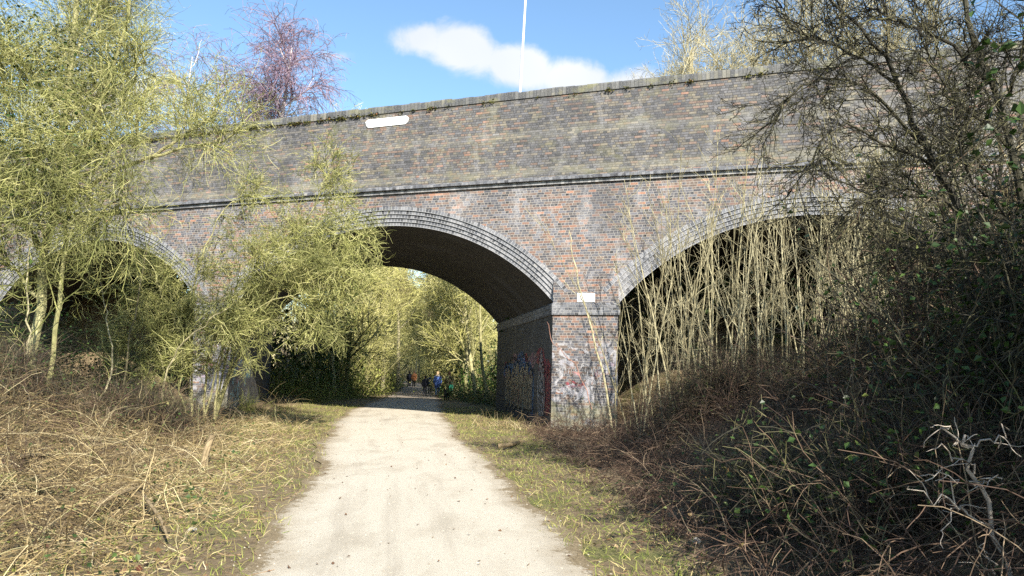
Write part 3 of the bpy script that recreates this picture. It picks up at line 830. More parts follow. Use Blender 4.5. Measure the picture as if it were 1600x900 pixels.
# --- D: dark thorn tree on the right
Dd = [([(1690, 640, 8.6), (1625, 430, 8.5), (1585, 260, 8.4), (1545, 130, 8.3), (1515, 30, 8.2), (1490, -80, 8.2)], .055, .022),
      ([(1600, 560, 8.8), (1500, 330, 8.7), (1440, 225, 8.6), (1408, 150, 8.6), (1385, 90, 8.5), (1335, 35, 8.4), (1280, -30, 8.3)], .05, .012),
      ([(1440, 225, 8.6), (1370, 150, 8.4), (1310, 120, 8.3), (1245, 135, 8.2), (1205, 190, 8.2)], .022, .005),
      ([(1400, 130, 8.6), (1330, 80, 8.4), (1260, 55, 8.3), (1215, 10, 8.2)], .02, .005),
      ([(1470, 270, 8.6), (1400, 230, 8.4), (1330, 200, 8.3), (1280, 230, 8.2), (1245, 290, 8.2)], .022, .005),
      ([(1545, 130, 8.3), (1470, 60, 8.1), (1400, 30, 8.0), (1330, -10, 8)], .025, .006),
      ([(1560, 180, 8.3), (1600, 90, 8.1), (1640, 20, 8)], .025, .008),
      ([(1500, 330, 8.7), (1430, 300, 8.4), (1370, 300, 8.2), (1320, 340, 8.1)], .02, .005),
      ([(1575, 230, 8.4), (1500, 160, 8.2), (1460, 120, 8.1), (1430, 20, 8)], .02, .006),
      ([(1610, 380, 8.5), (1540, 300, 8.2), (1500, 240, 8), (1490, 170, 8)], .02, .006),
      ([(1640, 480, 8.5), (1560, 420, 8), (1480, 380, 7.8), (1400, 390, 7.7)], .022, .006)]
P0, R0 = px_paths(Dd)
tg = Geo().tube(P0, R0, 7)
b1, _ = sprout(P0, 27, (.4, 1.2), 8, (.4, 1.1), .18, (-.04, 0, -.12), (.12, 1), .45)
b2, _ = sprout(b1, 7, (.15, .55), 5, (.4, 1.2), .25)
b3, _ = sprout(b2, 5, (.04, .16), 3, (.6, 1.4), .2)
cg = Geo().tube(b1, rad(len(b1), 7, .008, .004), 4).tube(b2, rad(len(b2), 5, .0048, .003), 3).tube(b3, rad(len(b3), 3, .0038, .002), 3)
plant('thorn_tree', 'dark spiny bare thorn tree reaching over the right end of the bridge', 'tree', at(1690, 640, 8.6), (tg, [DARK_BARK]), (cg, [DARK_TWIG]))

D2 = [([(1640, 600, 11.4), (1600, 440, 11.3), (1570, 300, 11.2), (1560, 180, 11.1), (1575, 60, 11.1)], .05, .015), ([(1580, 600, 11.6), (1545, 460, 11.5), (1500, 350, 11.4), (1475, 250, 11.3), (1465, 160, 11.2)], .035, .008),
      ([(1570, 300, 11.2), (1520, 230, 11.1), (1490, 120, 11), (1500, 40, 11)], .022, .006), ([(1600, 440, 11.3), (1520, 400, 11.2), (1440, 330, 11.1), (1405, 260, 11)], .022, .006),
      ([(1545, 460, 11.5), (1470, 440, 11.3), (1400, 400, 11.2), (1360, 330, 11.1)], .02, .005), ([(1600, 420, 11.3), (1630, 300, 11.1), (1640, 180, 11)], .02, .006)]
P0, R0 = px_paths(D2)
b1, _ = sprout(P0, 24, (.5, 1.4), 8, (.4, 1.1), .18, (0, 0, -.05), (.1, 1), .35); b2, _ = sprout(b1, 8, (.2, .6), 5, (.4, 1.2), .22); b3, _ = sprout(b2, 4, (.08, .25), 4, (.5, 1.3), .22)
plant('thorn_tree', 'second bare thorn tree standing behind the first one at the right edge', 'tree', at(1640, 600, 11.4), (Geo().tube(P0, R0, 7), [DARK_BARK]), (Geo().tube(b1, rad(len(b1), 8, .009, .004), 4).tube(b2, rad(len(b2), 5, .005, .003), 3).tube(b3, rad(len(b3), 4, .0038, .002), 3), [OLIVE_TWIG]))

# --- E: leafy bramble and ivy bushes on the right
def leafy_bush(label, cen, ext, n_stem, n_leaf, leafm, size=.055, stemm=DARK_BARK, name='ivy_bush', cat='bush'):
    x0, y0 = cen; z0 = tz(x0, y0); base = np.array([x0, y0, z0])
    S = base + rng.normal(size=(n_stem, 3)) * [ext[0] * .35, ext[1] * .35, .03]
    S[:, 2] = terrain(S[:, 0], S[:, 1]) - .02
    D = np.stack([rng.normal(size=n_stem) * .2, rng.normal(size=n_stem) * .2, np.ones(n_stem)], -1)
    P = wander(S, D, ext[2] * rng.uniform(.5, 1.1, n_stem), 9, .12, (0, 0, -.1))
    b1, _ = sprout(P, 6, (.3, .9), 6, (.4, 1.2), .25, (0, 0, -.3), (.15, 1)); b2, _ = sprout(b1, 4, (.1, .4), 4, (.4, 1.2), .25, (0, 0, -.3))
    par = np.concatenate([b1[:, ::1].reshape(-1, 3), b2.reshape(-1, 3)]); pk = par[rng.integers(0, len(par), n_leaf)] + rng.normal(size=(n_leaf, 3)) * .05
    cg = Geo().leaf(pk, size).tube(b2, rad(len(b2), 4, .0035, .002), 3, 1)
    kr = .55 if ext[2] < 1.6 else 1.0
    tg = Geo().tube(P, rad(n_stem, 9, .012 * kr, .005 * kr), 4).tube(b1, rad(len(b1), 6, .006 * kr, .003 * kr), 3)
    return plant(name, label, cat, base, (tg, [stemm]), (cg, [leafm, DARK_TWIG]), parts=('stem', 'foliage'))
leafy_bush('tall dark ivy bush filling the right edge beside the thorn tree', (4.5, 6.4), (.9, 1.3, 2.6), 90, 2600, LEAF_DARK, .065)
leafy_bush('sprawling bramble bush with mixed green leaves under the thorn tree branches', (4.9, 8.6), (1.3, 1.1, 2.5), 110, 1000, LEAF_BRAMBLE, stemm=BRAMBLE)
leafy_bush('low dark bramble bush in the lower right shade behind the pale dead branch', (3.25, 6.1), (.9, 1.1, 1.05), 90, 1100, LEAF_DARK, stemm=BRAMBLE)
leafy_bush('bramble bush at the shaded verge edge in the right foreground', (2.65, 7.6), (.7, 1.2, .75), 40, 700, LEAF_BRAMBLE)
leafy_bush('dense tangled dark bush between the two bramble bushes and the far right saplings', (7.3, 9.4), (1.2, 1.0, 3.3), 120, 2600, LEAF_DARK, .06, stemm=DEAD_CANE)
leafy_bush('tall twiggy bush climbing towards the right end of the parapet', (8.9, 11.8), (1.4, 1.2, 5.2), 100, 4200, LEAF_DARK, .06)
leafy_bush('ivy bush farther back between the thorn tree and the sapling thicket', (7.0, 11.0), (1.6, 1.2, 3.0), 60, 2400, LEAF_DARK)
for hx, hy, hh, hl in ((6.3, 3.8, 5.2, 'unseen leafy bush added for shade nearest the tall ivy bush past the right edge'), (4.95, 3.3, 3.1, 'low unseen leafy bush added for shade at the front of the row past the right edge'), (7.7, 4.4, 5.4, 'tall unseen leafy bush added for shade at the back of the row past the right edge'), (6.9, 1.9, 4.4, 'unseen leafy bush added for shade in the middle of the row past the right edge'), (7.7, -.6, 5.0, 'tallest unseen leafy bush added for shade at the end of the row past the right edge')):
    leafy_bush(hl, (hx, hy), (1.0, 1.5, hh), 90, 17000, LEAF_DARK, .075)  # unseen bushes added and sized to cast shade over the right brambles
for lx, ly, lh, ll in ((-8.7, 12.9, .65, 'brown bramble heap at the foot of the big lichen tree'), (-10.6, 13.6, .75, 'brown bramble heap at the left edge beside the lichen tree'), (-7.4, 15.2, .7, 'low brown bramble heap right of the lichen tree trunk'), (-8.2, 10.2, .7, 'brown bramble heap nearest the left edge')):
    leafy_bush(ll, (lx, ly), (1.5, 1.0, lh), 150, 600, LEAF_BRAMBLE, .05, stemm=BRAMBLE if ly > 12 else DEAD_CANE, name='bramble_heap', cat='brambles')  # farther heaps take darker stems, shadow put into their colour
for lx, ly, lh, ll in ((5.6, 12.2, 1.2, 'brown bramble heap in front of the sapling thicket'), (7.2, 13.2, 1.6, 'tall brown bramble heap among the far right saplings'), (4.2, 15.2, 1.3, 'low brown bramble heap between the graffiti pier and the thicket'), (6.0, 10.0, 1.1, 'dry bramble heap between the dark bushes and the thicket')):
    leafy_bush(ll, (lx, ly), (1.5, 1.0, lh), 150, 350, LEAF_BRAMBLE, .05, stemm=BRAMBLE, name='bramble_heap', cat='brambles')
leafy_bush('low ivy shrub growing in the dark left arch', (-13.3, 20.4), (1.6, 1.0, 2.0), 50, 2600, LEAF_IVY, .07, name='ivy_shrub', cat='shrub')
for lx, ly, lh, ll in ((-11.2, 21.5, 1.6, 'ivy shrub at the right foot of the dark left arch'), (-15.8, 21.5, 1.9, 'ivy shrub deep in the middle of the dark left arch'), (-17.5, 20, 1.8, 'ivy shrub at the far left foot of the left arch'), (-12.0, 18.0, 1.3, 'low dark shrub in front of the left arch between the saplings'), (-14.5, 17.5, 1.5, 'dark shrub in front of the left arch behind the lichen tree')):
    leafy_bush(ll, (lx, ly), (1.3, .9, lh), 45, 2600, LEAF_DARK, .07, name='ivy_shrub', cat='shrub')
leafy_bush('dark bushy undergrowth beside the big lichen tree trunk', (-10.2, 15.6), (1.4, 1.0, 1.5), 45, 1500, LEAF_DARK, .06, name='ivy_shrub', cat='shrub')

# --- F: thicket of pale saplings before the right arch
def sapling_mesh(seed, h, stems):
    S = np.zeros((stems, 3)); S[:, :2] = rng.normal(size=(stems, 2)) * .07
    D = np.stack([rng.normal(size=stems) * .08, rng.normal(size=stems) * .08, np.ones(stems)], -1)
    P = wander(S, D, h * rng.uniform(.75, 1.05, stems), 12, .045, (0, 0, .05))
    b1, _ = sprout(P, 8, (.4, 1.5), 7, (.25, .8), .13, (0, 0, .2), (.2, .97), .4); b2, _ = sprout(b1, 3, (.2, .5), 5, (.4, .9), .15)
    st = Geo().tube(P, taper(np.full(stems, rng.uniform(.009, .029)), np.full(stems, .006), 12), 6)
    tw = Geo().tube(b1, rad(len(b1), 7, .0075, .0035), 4).tube(b2, rad(len(b2), 5, .004, .0025), 3)
    return st.mesh('stem', [PALE_STEM]), tw.mesh('twigs', [PALE_STEM])
SAP = [sapling_mesh(i, h, n) for i, (h, n) in enumerate(((6.4, 1), (5.6, 1), (7.2, 1), (5.0, 1), (6.4, 1), (5.6, 1), (6.9, 1), (4.6, 1), (3.6, 1), (6.0, 1), (7.4, 1), (4.2, 1)))]
def place_sapling(i, x, y, rz, s, label, group=None):
    o = empty('sapling', (x, y, tz(x, y) - .05), rz); o.scale = (s, s, s); tag(o, label, 'sapling', group)
    link('stem', SAP[i][0], o); link('twigs', SAP[i][1], o); return o
n = 0; pts = []
while len(pts) < 150:
    px = 962 + 560 * rng.random() ** 1.05; Yd = rng.uniform(15.6, 20.2)
    d = ray(px, 560); x = d[0] / d[1] * Yd
    if px < 1010 and Yd > 19.2: continue
    if (x - pathx(Yd)) < 5.2 - .0 * Yd: continue
    if any((x - a) ** 2 + (Yd - b_) ** 2 < .05 for a, b_ in pts): continue
    pts.append((x, Yd))
for j, (x, y) in enumerate(pts):
    place_sapling(j % 12, x, y, rng.uniform(0, 6.28), rng.uniform(.78, 1.08), 'thin pale bare sapling crowded in the thicket before the right arch', 'saplings in the thicket before the right arch')
for j in range(34):
    px = rng.uniform(1340, 1640); Yd = rng.uniform(10.5, 15.0); d = ray(px, 560); x = d[0] / d[1] * Yd
    place_sapling(j % 12, x, Yd, rng.uniform(0, 6.28), rng.uniform(.62, .85), 'slender pale sapling among the dark bushes on the far right', 'saplings among the dark bushes on the far right')
# leaning stem across the face of the near pier
P0, R0 = px_paths([([(966, 700, 19.3), (950, 640, 19.2), (932, 545, 19.1), (912, 470, 19.0), (896, 400, 19.0), (889, 360, 19)], .034, .008)])
b1, _ = sprout(P0, 3, (.25, .6), 5, (.3, .7), .15, (0, 0, .3), (.45, .95))
plant('sapling', 'single pale leaning sapling crossing the front of the graffiti pier', 'sapling', at(966, 700, 19.3), (Geo().tube(P0, R0, 6), [PALE_STEM]), (Geo().tube(b1, rad(len(b1), 5, .007, .003), 4), [PALE_STEM]), parts=('stem', 'twigs'))
P0, R0 = px_paths([([(925, 640, 19.6), (905, 580, 19.6), (880, 552, 19.6), (862, 530, 19.6), (855, 503, 19.6)], .012, .006)])
red = strand_mat('red_stem', [(0, (.30, .14, .10)), (1, (.42, .24, .18))])
tag(link('bramble_cane', Geo().tube(P0, R0, 5).mesh('bramble_cane', [red])), 'thin reddish cane bending across the left corner of the graffiti pier', 'cane')

# --- C, G and the trees beyond: each kind is built once, then copied
def bare_tree(h, r, nl, spread, twigm, barkm, droop, twig_r, crown_from=.25, n2=7, n3=5, upright=.6, K0=12, lean=(0, 0)):
    P = wander(np.zeros((1, 3)), np.array([[lean[0], lean[1], 1.]]), np.array([h]), K0, .03, (0, 0, .06))
    R = taper([r], [r * .12], K0)
    l1, t1 = sprout(P, nl, (h * spread * .7, h * spread * 1.2), 8, (.35, .95), .10, (0, 0, upright * .5), (crown_from, .96), .6)
    r1 = np.interp(t1, [0, 1], [r * .46, r * .16])
    l2, _ = sprout(l1, n2, (h * .07, h * .17), 7, (.4, 1.0), .14, (0, 0, -droop * .4 + .1), (.2, 1), .3)
    l3, _ = sprout(l2, n3, (h * .03, h * .10), 6, (.4, 1.0), .18, (0, 0, -droop))
    l4, _ = sprout(l3, 3, (h * .012, h * .04), 4, (.4, 1.1), .2, (0, 0, -droop))
    tr = Geo().tube(P, R, 8).tube(l1, taper(r1, np.full(len(l1), twig_r * 1.2), 8), 5)
    cr = Geo().tube(l2, rad(len(l2), 7, twig_r * 1.9, twig_r), 4).tube(l3, rad(len(l3), 6, twig_r * 1.1, twig_r * .7), 3).tube(l4, rad(len(l4), 4, twig_r * .8, twig_r * .6), 3)
    ivy = None
    return tr.mesh('trunk', [barkm]), cr.mesh('crown', [twigm]), P

def put_tree(kind, x, y, rz, s, label, group=None, name='bare_tree', dz=-.1, sz=None):
    o = empty(name, (x, y, tz(x, y) + dz), rz); o.scale = (s, s, sz or s); tag(o, label, 'tree', group)
    link('trunk', kind[0], o)
    link('crown', kind[1], o)
    if len(kind) > 3 and kind[3] is not None: link('ivy', kind[3], o)
    return o

def ivy_sleeve(P, h0, h1, r, n, size):
    t = rng.uniform(h0, h1, n); c, _ = lerp_path(np.repeat(P, n, 0), t)
    a = rng.uniform(0, 6.28, n); rr = r * rng.uniform(.5, 1.25, n) * (1.1 - .5 * (t - h0) / (h1 - h0))
    c = c + np.stack([np.cos(a) * rr, np.sin(a) * rr, rng.normal(size=n) * .1], -1)
    return Geo().leaf(c, size).mesh('ivy', [LEAF_IVY])

BIRCH = bare_tree(20, .23, 18, .23, BIRCH_TWIG, BIRCH_BARK, .9, .012, .35, 11, 8, 1.2)
d = ray(416, 120); put_tree(BIRCH, d[0] / d[1] * 41, 41, .6, 1.06, 'tall white stemmed birch with purple drooping twigs behind the bridge', name='birch_tree', sz=.93)
BIRCH2 = bare_tree(20, .19, 14, .26, BIRCH_TWIG, BIRCH_BARK, .9, .010, .35, 9, 6, 1.2)
d = ray(312, 120); put_tree(BIRCH2, d[0] / d[1] * 46, 46, 2.1, 1.0, 'smaller purple birch left of the taller birch behind the bridge', name='birch_tree', sz=.92)
d = ray(425, 120); put_tree(BIRCH2, d[0] / d[1] * 43, 43, 4.1, .8, 'second white birch stem close beside the tallest birch', name='birch_tree')

LTW = strand_mat('sunlit_twig', [(0, (.22, .22, .06)), (.5, (.42, .40, .13)), (1, (.56, .51, .25))], var=.3)
SKYTW = strand_mat('pale_brown_twig', [(0, (.26, .22, .12)), (.6, (.44, .39, .23)), (1, (.54, .49, .32))], var=.3)
KIND = [bare_tree(13, .13, 16, .30, LTW, LICHEN_BARK, .25, .012, .15, 8, 6, .4, lean=(.10, .02)),
        bare_tree(15, .15, 18, .26, LTW, PALE_STEM, .15, .012, .25, 8, 5, .7),
        bare_tree(11, .10, 16, .36, LTW, LICHEN_BARK, .45, .011, .10, 8, 6, .3, lean=(.22, 0)),
        bare_tree(17, .17, 18, .24, BROWN_TWIG, PALE_STEM, .1, .013, .3, 8, 6, .8),
        bare_tree(15, .13, 26, .28, SKYTW, PALE_STEM, -.15, .008, .40, 8, 4, 1.2)]
KIND = [(a, b_, P, ivy_sleeve(P, .02, .5, .30, 1700, .085) if i in (0, 2) else None) for i, (a, b_, P) in enumerate(KIND)]
lab = {0: 'ivy clad tree with sunlit yellow twigs lining the path beyond the bridge', 1: 'straight pale trunk tree lining the path beyond the bridge', 2: 'leaning ivy tree with arching yellow branches beyond the bridge', 3: 'tall thin brown twigged tree beyond the bridge'}
k_ = 0
for y in np.concatenate([np.arange(46, 72, 2.6), np.arange(70, 135, 5.5)]):
    for sd in (-1, 1):
        for row in ((0, 1) if y > 75 else (0,)):
            off = 3.9 + row * 4.2 + rng.uniform(-.7, 1.4) + (.5 if y < 45 else 0) - min(1.0, max(0, (y - 60) * .02))
            if sd < 0 and y < 50: off += .9
            x = pathx(y) + sd * off; kd = [0, 2, 1, 0, 3, 2, 1, 1][rng.integers(0, 8)]
            if y > 75: kd = [1, 3, 1, 0][rng.integers(0, 4)]
            # leaning kinds bow over the path
            rz = (0 if sd < 0 else math.pi) + rng.uniform(-.8, .8)
            put_tree(KIND[kd], x, y + rng.uniform(-1.2, 1.2), rz, rng.uniform(.8, 1.12), lab[kd], 'trees lining the path beyond the bridge')
            k_ += 1
# the trees standing closest behind the arch
for px, Yd, kd, s_, rz, l_ in ((452, 39.5, 0, .95, .4, 'dark ivy trunk in the shade just behind the far pier'), (492, 40.5, 2, 1.0, 1.2, 'leaning ivy trunk second from the far pier in the shade'), (524, 41.5, 0, 1.0, 2.2, 'dark ivy trunk in the shade between the far pier and the path'), (540, 43, 0, 1.05, 5.0, 'ivy trunk in the shade closest to the left path edge'), (598, 56, 1, 1.0, 0, 'pale straight trunk on the left beyond the walkers'),
                          (622, 64, 1, 1.1, 1.0, 'far pale trunk left of the path near the distant pair'), (752, 49, 2, 1.0, 3.1, 'leaning yellow twigged tree on the right just behind the bridge'), (745, 44, 0, .95, 2.6, 'yellow twigged trunk on the right just behind the near pier'), (765, 42, 2, 1.05, 3.4, 'tree bowing left behind the near pier edge'), (722, 58, 2, 1.0, 3.0, 'tree bowing over the path on the right of the walkers')):
    d = ray(px, 600); put_tree(KIND[kd] if px < 600 else KIND[kd][:3], d[0] / d[1] * Yd, Yd, rz, s_, l_)
for j in range(16):
    y = rng.uniform(98, 126); x = -.142 * y + rng.uniform(-3.0, 2.2)
    put_tree(KIND[1], x, y, rng.uniform(0, 6.28), rng.uniform(.75, 1.0), 'slim pale trunk in the sunlit stand closing the far end of the path', 'pale trunks closing the far end of the path')
# trees showing above the parapet on the right
for j, (px, dd, s) in enumerate(((885, 46, .78), (930, 46, .84), (1010, 42, .88), (1055, 43, .98), (1090, 40, .98), (1130, 42, 1.06), (1165, 40, 1.0), (1205, 41, 1.06), (1250, 39, 1.02), (1300, 39, 1.0), (1370, 38, .98), (1440, 37, .95))):
    d = ray(px, 90)
    put_tree(KIND[4], d[0] / d[1] * dd, dd, rng.uniform(0, 6.28), s * 1.13, 'bare tree with pale twigs showing above the parapet on the right', 'bare trees above the parapet')
for j, (px, dd, s) in enumerate(((250, 40, 1.0), (180, 39, 1.05), (120, 40, 1.1), (455, 47, .95), (340, 40, .85))):
    d = ray(px, 90)
    put_tree(KIND[3 if j % 2 else 1], d[0] / d[1] * dd, dd, rng.uniform(0, 6.28), s, 'bare tree rising behind the bridge on the left near the birches', 'bare trees behind the left of the bridge')
# sunlit poles and coppice crowding the path sides
POLE = []
for h in (7.5, 9.0, 6.0):
    S = np.zeros((7, 3)); S[:, :2] = rng.normal(size=(7, 2)) * .35
    P = wander(S, np.stack([rng.normal(size=7) * .28, rng.normal(size=7) * .28, np.ones(7)], -1), h * rng.uniform(.6, 1.05, 7), 12, .06, (0, 0, -.1))
    b1, _ = sprout(P, 12, (.7, 2.4), 7, (.35, 1.1), .16, (0, 0, .0), (.08, .97), .4); b2, _ = sprout(b1, 6, (.25, .9), 5, (.4, 1.1), .22, (0, 0, -.15)); b3, _ = sprout(b2, 3, (.1, .4), 4, (.4, 1.2), .25)
    POLE.append((Geo().tube(P, taper(rng.uniform(.03, .075, 7), np.full(7, .012), 12), 6).mesh('stem', [LICHEN_BARK]), Geo().tube(b1, rad(len(b1), 7, .017, .009), 4).tube(b2, rad(len(b2), 5, .011, .007), 3).tube(b3, rad(len(b3), 4, .008, .006), 3).mesh('twigs', [LTW])))
j = 0
for y in np.concatenate([np.arange(45, 72, 2.0), np.arange(72, 125, 4)]):
    for sd in (-1, 1):
        if sd > 0 and y < 53: continue
        x = pathx(y) + sd * (3.0 + rng.uniform(0, 1.6) + (.9 if y < 52 else 0) - (.5 if y > 75 else 0))
        o = empty('coppice', (x, y, tz(x, y) - .05), rng.uniform(0, 6.28)); sc_ = rng.uniform(.75, 1.15); o.scale = (sc_,) * 3
        tag(o, 'many stemmed sunlit yellow green coppice at the path side beyond the bridge', 'coppice', 'coppice clumps beyond the bridge'); link('stem', POLE[j % 3][0], o); link('twigs', POLE[j % 3][1], o); j += 1
# evergreen undergrowth along both sides of the path beyond
UND = []
for i in range(3):
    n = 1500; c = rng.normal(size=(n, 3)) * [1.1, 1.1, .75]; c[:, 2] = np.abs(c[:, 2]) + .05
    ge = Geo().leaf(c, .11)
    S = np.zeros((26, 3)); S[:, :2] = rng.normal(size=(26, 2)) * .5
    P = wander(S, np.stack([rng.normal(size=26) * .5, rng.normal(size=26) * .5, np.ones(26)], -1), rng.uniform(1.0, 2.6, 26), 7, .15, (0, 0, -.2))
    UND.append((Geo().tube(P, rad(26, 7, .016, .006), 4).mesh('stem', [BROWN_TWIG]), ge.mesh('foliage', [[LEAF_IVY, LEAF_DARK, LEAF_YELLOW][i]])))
UL = ['dark green ivy bush at the path side beyond the bridge', 'dark shaded evergreen bush at the path side beyond the bridge', 'bright yellow green bush at the path side beyond the bridge']
for y in np.concatenate([np.arange(35, 50, 2.6), np.arange(50, 120, 6)]):
    for sd in (-1, 1):
        for row in (0, 1):
            i = 1 if (sd > 0 and y < 52 and rng.random() < .6) else rng.choice([0, 2, 2, 2])
            if sd < 0 and 44 < y < 56 and row == 0: i = 2
            x = pathx(y) + sd * (3.1 + row * 2.4 + rng.uniform(0, .8) + (.7 if y < 42 else 0)); s = rng.uniform(.55, 1.0) * (1.0 + .4 * row) * (.62 if y < 45 else 1)
            o = empty('bush', (x, y, tz(x, y) - .05), rng.uniform(0, 6.28)); o.scale = (s, s, s * (1 + .5 * row)); tag(o, UL[i], 'bush', 'bushes at the path side beyond the bridge')
            link('stem', UND[i][0], o); link('foliage', UND[i][1], o)
# evergreen fill behind the side arches
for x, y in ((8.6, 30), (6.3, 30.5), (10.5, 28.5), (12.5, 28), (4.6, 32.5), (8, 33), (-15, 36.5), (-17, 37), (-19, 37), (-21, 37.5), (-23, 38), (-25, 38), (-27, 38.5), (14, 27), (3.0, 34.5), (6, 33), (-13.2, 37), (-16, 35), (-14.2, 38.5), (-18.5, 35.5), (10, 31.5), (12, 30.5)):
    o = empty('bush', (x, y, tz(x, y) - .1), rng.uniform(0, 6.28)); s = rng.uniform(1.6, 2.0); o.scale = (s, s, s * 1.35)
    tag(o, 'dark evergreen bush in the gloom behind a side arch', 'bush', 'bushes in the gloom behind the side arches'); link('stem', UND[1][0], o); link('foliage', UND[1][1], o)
# far wood closing the view
n = 5000; S = np.stack([rng.uniform(-90, 60, n), rng.uniform(128, 240, n), np.zeros(n)], -1)
S = S[np.abs(S[:, 0] - pathx(S[:, 1])) > 1.8]; n = len(S); S[:, 2] = terrain(S[:, 0], S[:, 1])
P = wander(S, np.stack([rng.normal(size=n) * .1, rng.normal(size=n) * .1, np.ones(n)], -1), rng.uniform(7, 13, n), 6, .05)
b1, _ = sprout(P, 6, (1.5, 3.5), 4, (.3, .8), .12, (0, 0, .2), (.25, 1))
tag(link('woodland', Geo().tube(P, rad(n, 6, .09, .03), 4).tube(b1, rad(len(b1), 4, .035, .02), 3, 1).mesh('woodland', [PALE_STEM, LTW])), 'far bare wood closing the end of the path', 'woodland', kind='stuff')

# ------------------------------------------------------------------ ground cover
def scatter(n, x0, x1, y0, y1, keep, bias=1.0):
    y = y0 + (y1 - y0) * rng.random(n) ** bias; x = rng.uniform(x0, x1, n)
    q = keep(x, y); return x[q], y[q]
def stems(x, y, L, K=6, up=.8, droop=-.9, noise=.15, z0=-.01):
    n = len(x); S = np.stack([x, y, terrain(x, y) + z0], -1)
    D = np.stack([rng.normal(size=n), rng.normal(size=n), up * rng.uniform(.3, 1.6, n)], -1)
    return wander(S, D, rng.uniform(*L, n), K, noise, (0, 0, droop))
def rs(x, y): return x - pathx(y)
bl = lambda y: 2.35 + np.clip(y - 6, 0, 30) * .10     # inner edge of the left brush
br = lambda y: 2.22 + np.clip(y - 6, 0, 30) * .085     # inner edge of the right brambles

# verge grass
G = Geo()
x, y = scatter(95000, -9, 5, 3.0, 34, lambda x, y: (np.abs(rs(x, y)) > pathw(y) - .12 + .1 * np.sin(y * 3)) & (rs(x, y) < br(y) + .25) & (-rs(x, y) < bl(y) + .5 + np.where(y > 19, 2.0, 0)), 1.6)
dens = .6 + .5 * wob(x, y, 1.3); q = rng.random(len(x)) < np.where(rs(x, y) > 0, .75 + .5 * dens, .35 + .5 * dens + .4 * (y > 19)); x, y = x[q], y[q]
P = stems(x, y, (.05, .17), 4, 1.6, -.6, .2); W = np.repeat(np.linspace(1, .15, 4)[None], len(P), 0) * rng.uniform(.0025, .006, (len(P), 1)); G.ribbon(P, W)
tag(link('verge_grass', G.mesh('verge_grass', [GRASS])), 'short yellow green grass along both path edges', 'grass', kind='stuff')
# dead straw, cut stems and litter on the left verge and bank
G = Geo()
x, y = scatter(110000, -15, -1, 3.0, 24, lambda x, y: (-rs(x, y) > pathw(y) + .05 + 1.1 * rng.random(len(x)) ** 1.5) & (rng.random(len(x)) < 1 - .85 * ss(-rs(x, y) - np.clip(y - 6, 0, 9) * .12, 3.2, 7.0)) & (rng.random(len(x)) < .30 + .85 * ss(wob(x, y, 2.3, 3.0) + .5 * wob(x, y, 6.1, 1.0), -.6, .5)), 1.7)
P = stems(x, y, (.10, .55), 6, .35, -.5, .22); dd_ = ss(-rs(x, y), 1.3, 3.4); P = P[:, :1] + (P - P[:, :1]) * (.45 + .75 * dd_)[:, None, None]
G.ribbon(P, np.full(P.shape[:2], 1.0) * rng.uniform(.0016, .004, (len(P), 1)))
x, y = scatter(4200, -15, -1, 3.2, 24, lambda x, y: -rs(x, y) > bl(y) + .2, 1.5)
P = stems(x, y, (.4, 1.3), 8, .75, -1.1, .12); G.tube(P, rad(len(P), 8, .0045, .0025), 4)
tag(link('dead_stalks', G.mesh('dead_stalks', [STRAW])), 'tangle of dry straw coloured stalks on the left bank', 'dead stalks', kind='stuff')
G = Geo()
x, y = scatter(10500, -16, -1.5, 4.0, 24, lambda x, y: -rs(x, y) > bl(y) + .5 + 1.0 * rng.random(len(x)) ** 2, 1.35)
P = stems(x, y, (.4, 1.35), 9, .8, -1.3, .15); G.tube(P, rad(len(P), 9, .0038, .0024), 4)
b1, _ = sprout(P, 3, (.15, .5), 5, (.4, 1.1), .2, (0, 0, -.3)); G.tube(b1, rad(len(b1), 5, .0035, .002), 3)
x, y = scatter(9000, -17, -3, 5.0, 24, lambda x, y: -rs(x, y) > bl(y) + 1.2 + 3.5 * rng.random(len(x)), 1.2)
P = stems(x, y, (.4, 1.5), 8, .9, -1.1, .14); G.tube(P, rad(len(P), 8, .0045, .0025), 3, 1)
tag(link('dead_brambles', G.mesh('dead_brambles', [DEAD_CANE, BRAMBLE])), 'brown dead bramble tangle on the left bank', 'dead brambles', kind='stuff')
# dry growth on the earth slope inside the right arch
G = Geo()
x, y = scatter(9000, 3.4, 11, 19.5, 26, lambda x, y: rs(x, y) > 6.6); P = stems(x, y, (.2, .8), 6, .9, -.9, .2); G.tube(P, rad(len(P), 6, .006, .003), 3)
tag(link('dry_growth', G.mesh('dry_growth', [DEAD_CANE])), 'dry brown growth on the earth slope inside the right arch', 'dry growth', kind='stuff')
# brambles on the right bank
G = Geo()
x, y = scatter(17000, 0, 16, 4.2, 20.8, lambda x, y: rs(x, y) > br(y) + .30 * rng.random(len(x)), 1.25)
edge = ss(rs(x, y) - br(y), -.1, 1.4)
P = stems(x, y, (.35, 1.0), 9, .9, -1.3, .12)
S = P[:, :1]; P = S + (P - S) * (.55 + .95 * edge)[:, None, None]; G.tube(P, rad(len(P), 9, .005, .003), 4)
b1, _ = sprout(P, 4, (.1, .4), 5, (.4, 1.1), .2, (0, 0, -.3)); G.tube(b1, rad(len(b1), 5, .0034, .002), 3)
x2, y2 = scatter(9000, 0, 16, 4.2, 20.6, lambda x, y: rs(x, y) > br(y), 1.3)
P2 = stems(x2, y2, (.2, .7), 6, .5, -.7, .2); G.ribbon(P2, np.full(P2.shape[:2], 1.0) * rng.uniform(.002, .004, (len(P2), 1)))
tag(link('right_brambles', G.mesh('right_brambles', [BRAMBLE])), 'dark brown bramble tangle covering the right bank', 'brambles', kind='stuff').name = 'dark_brambles'
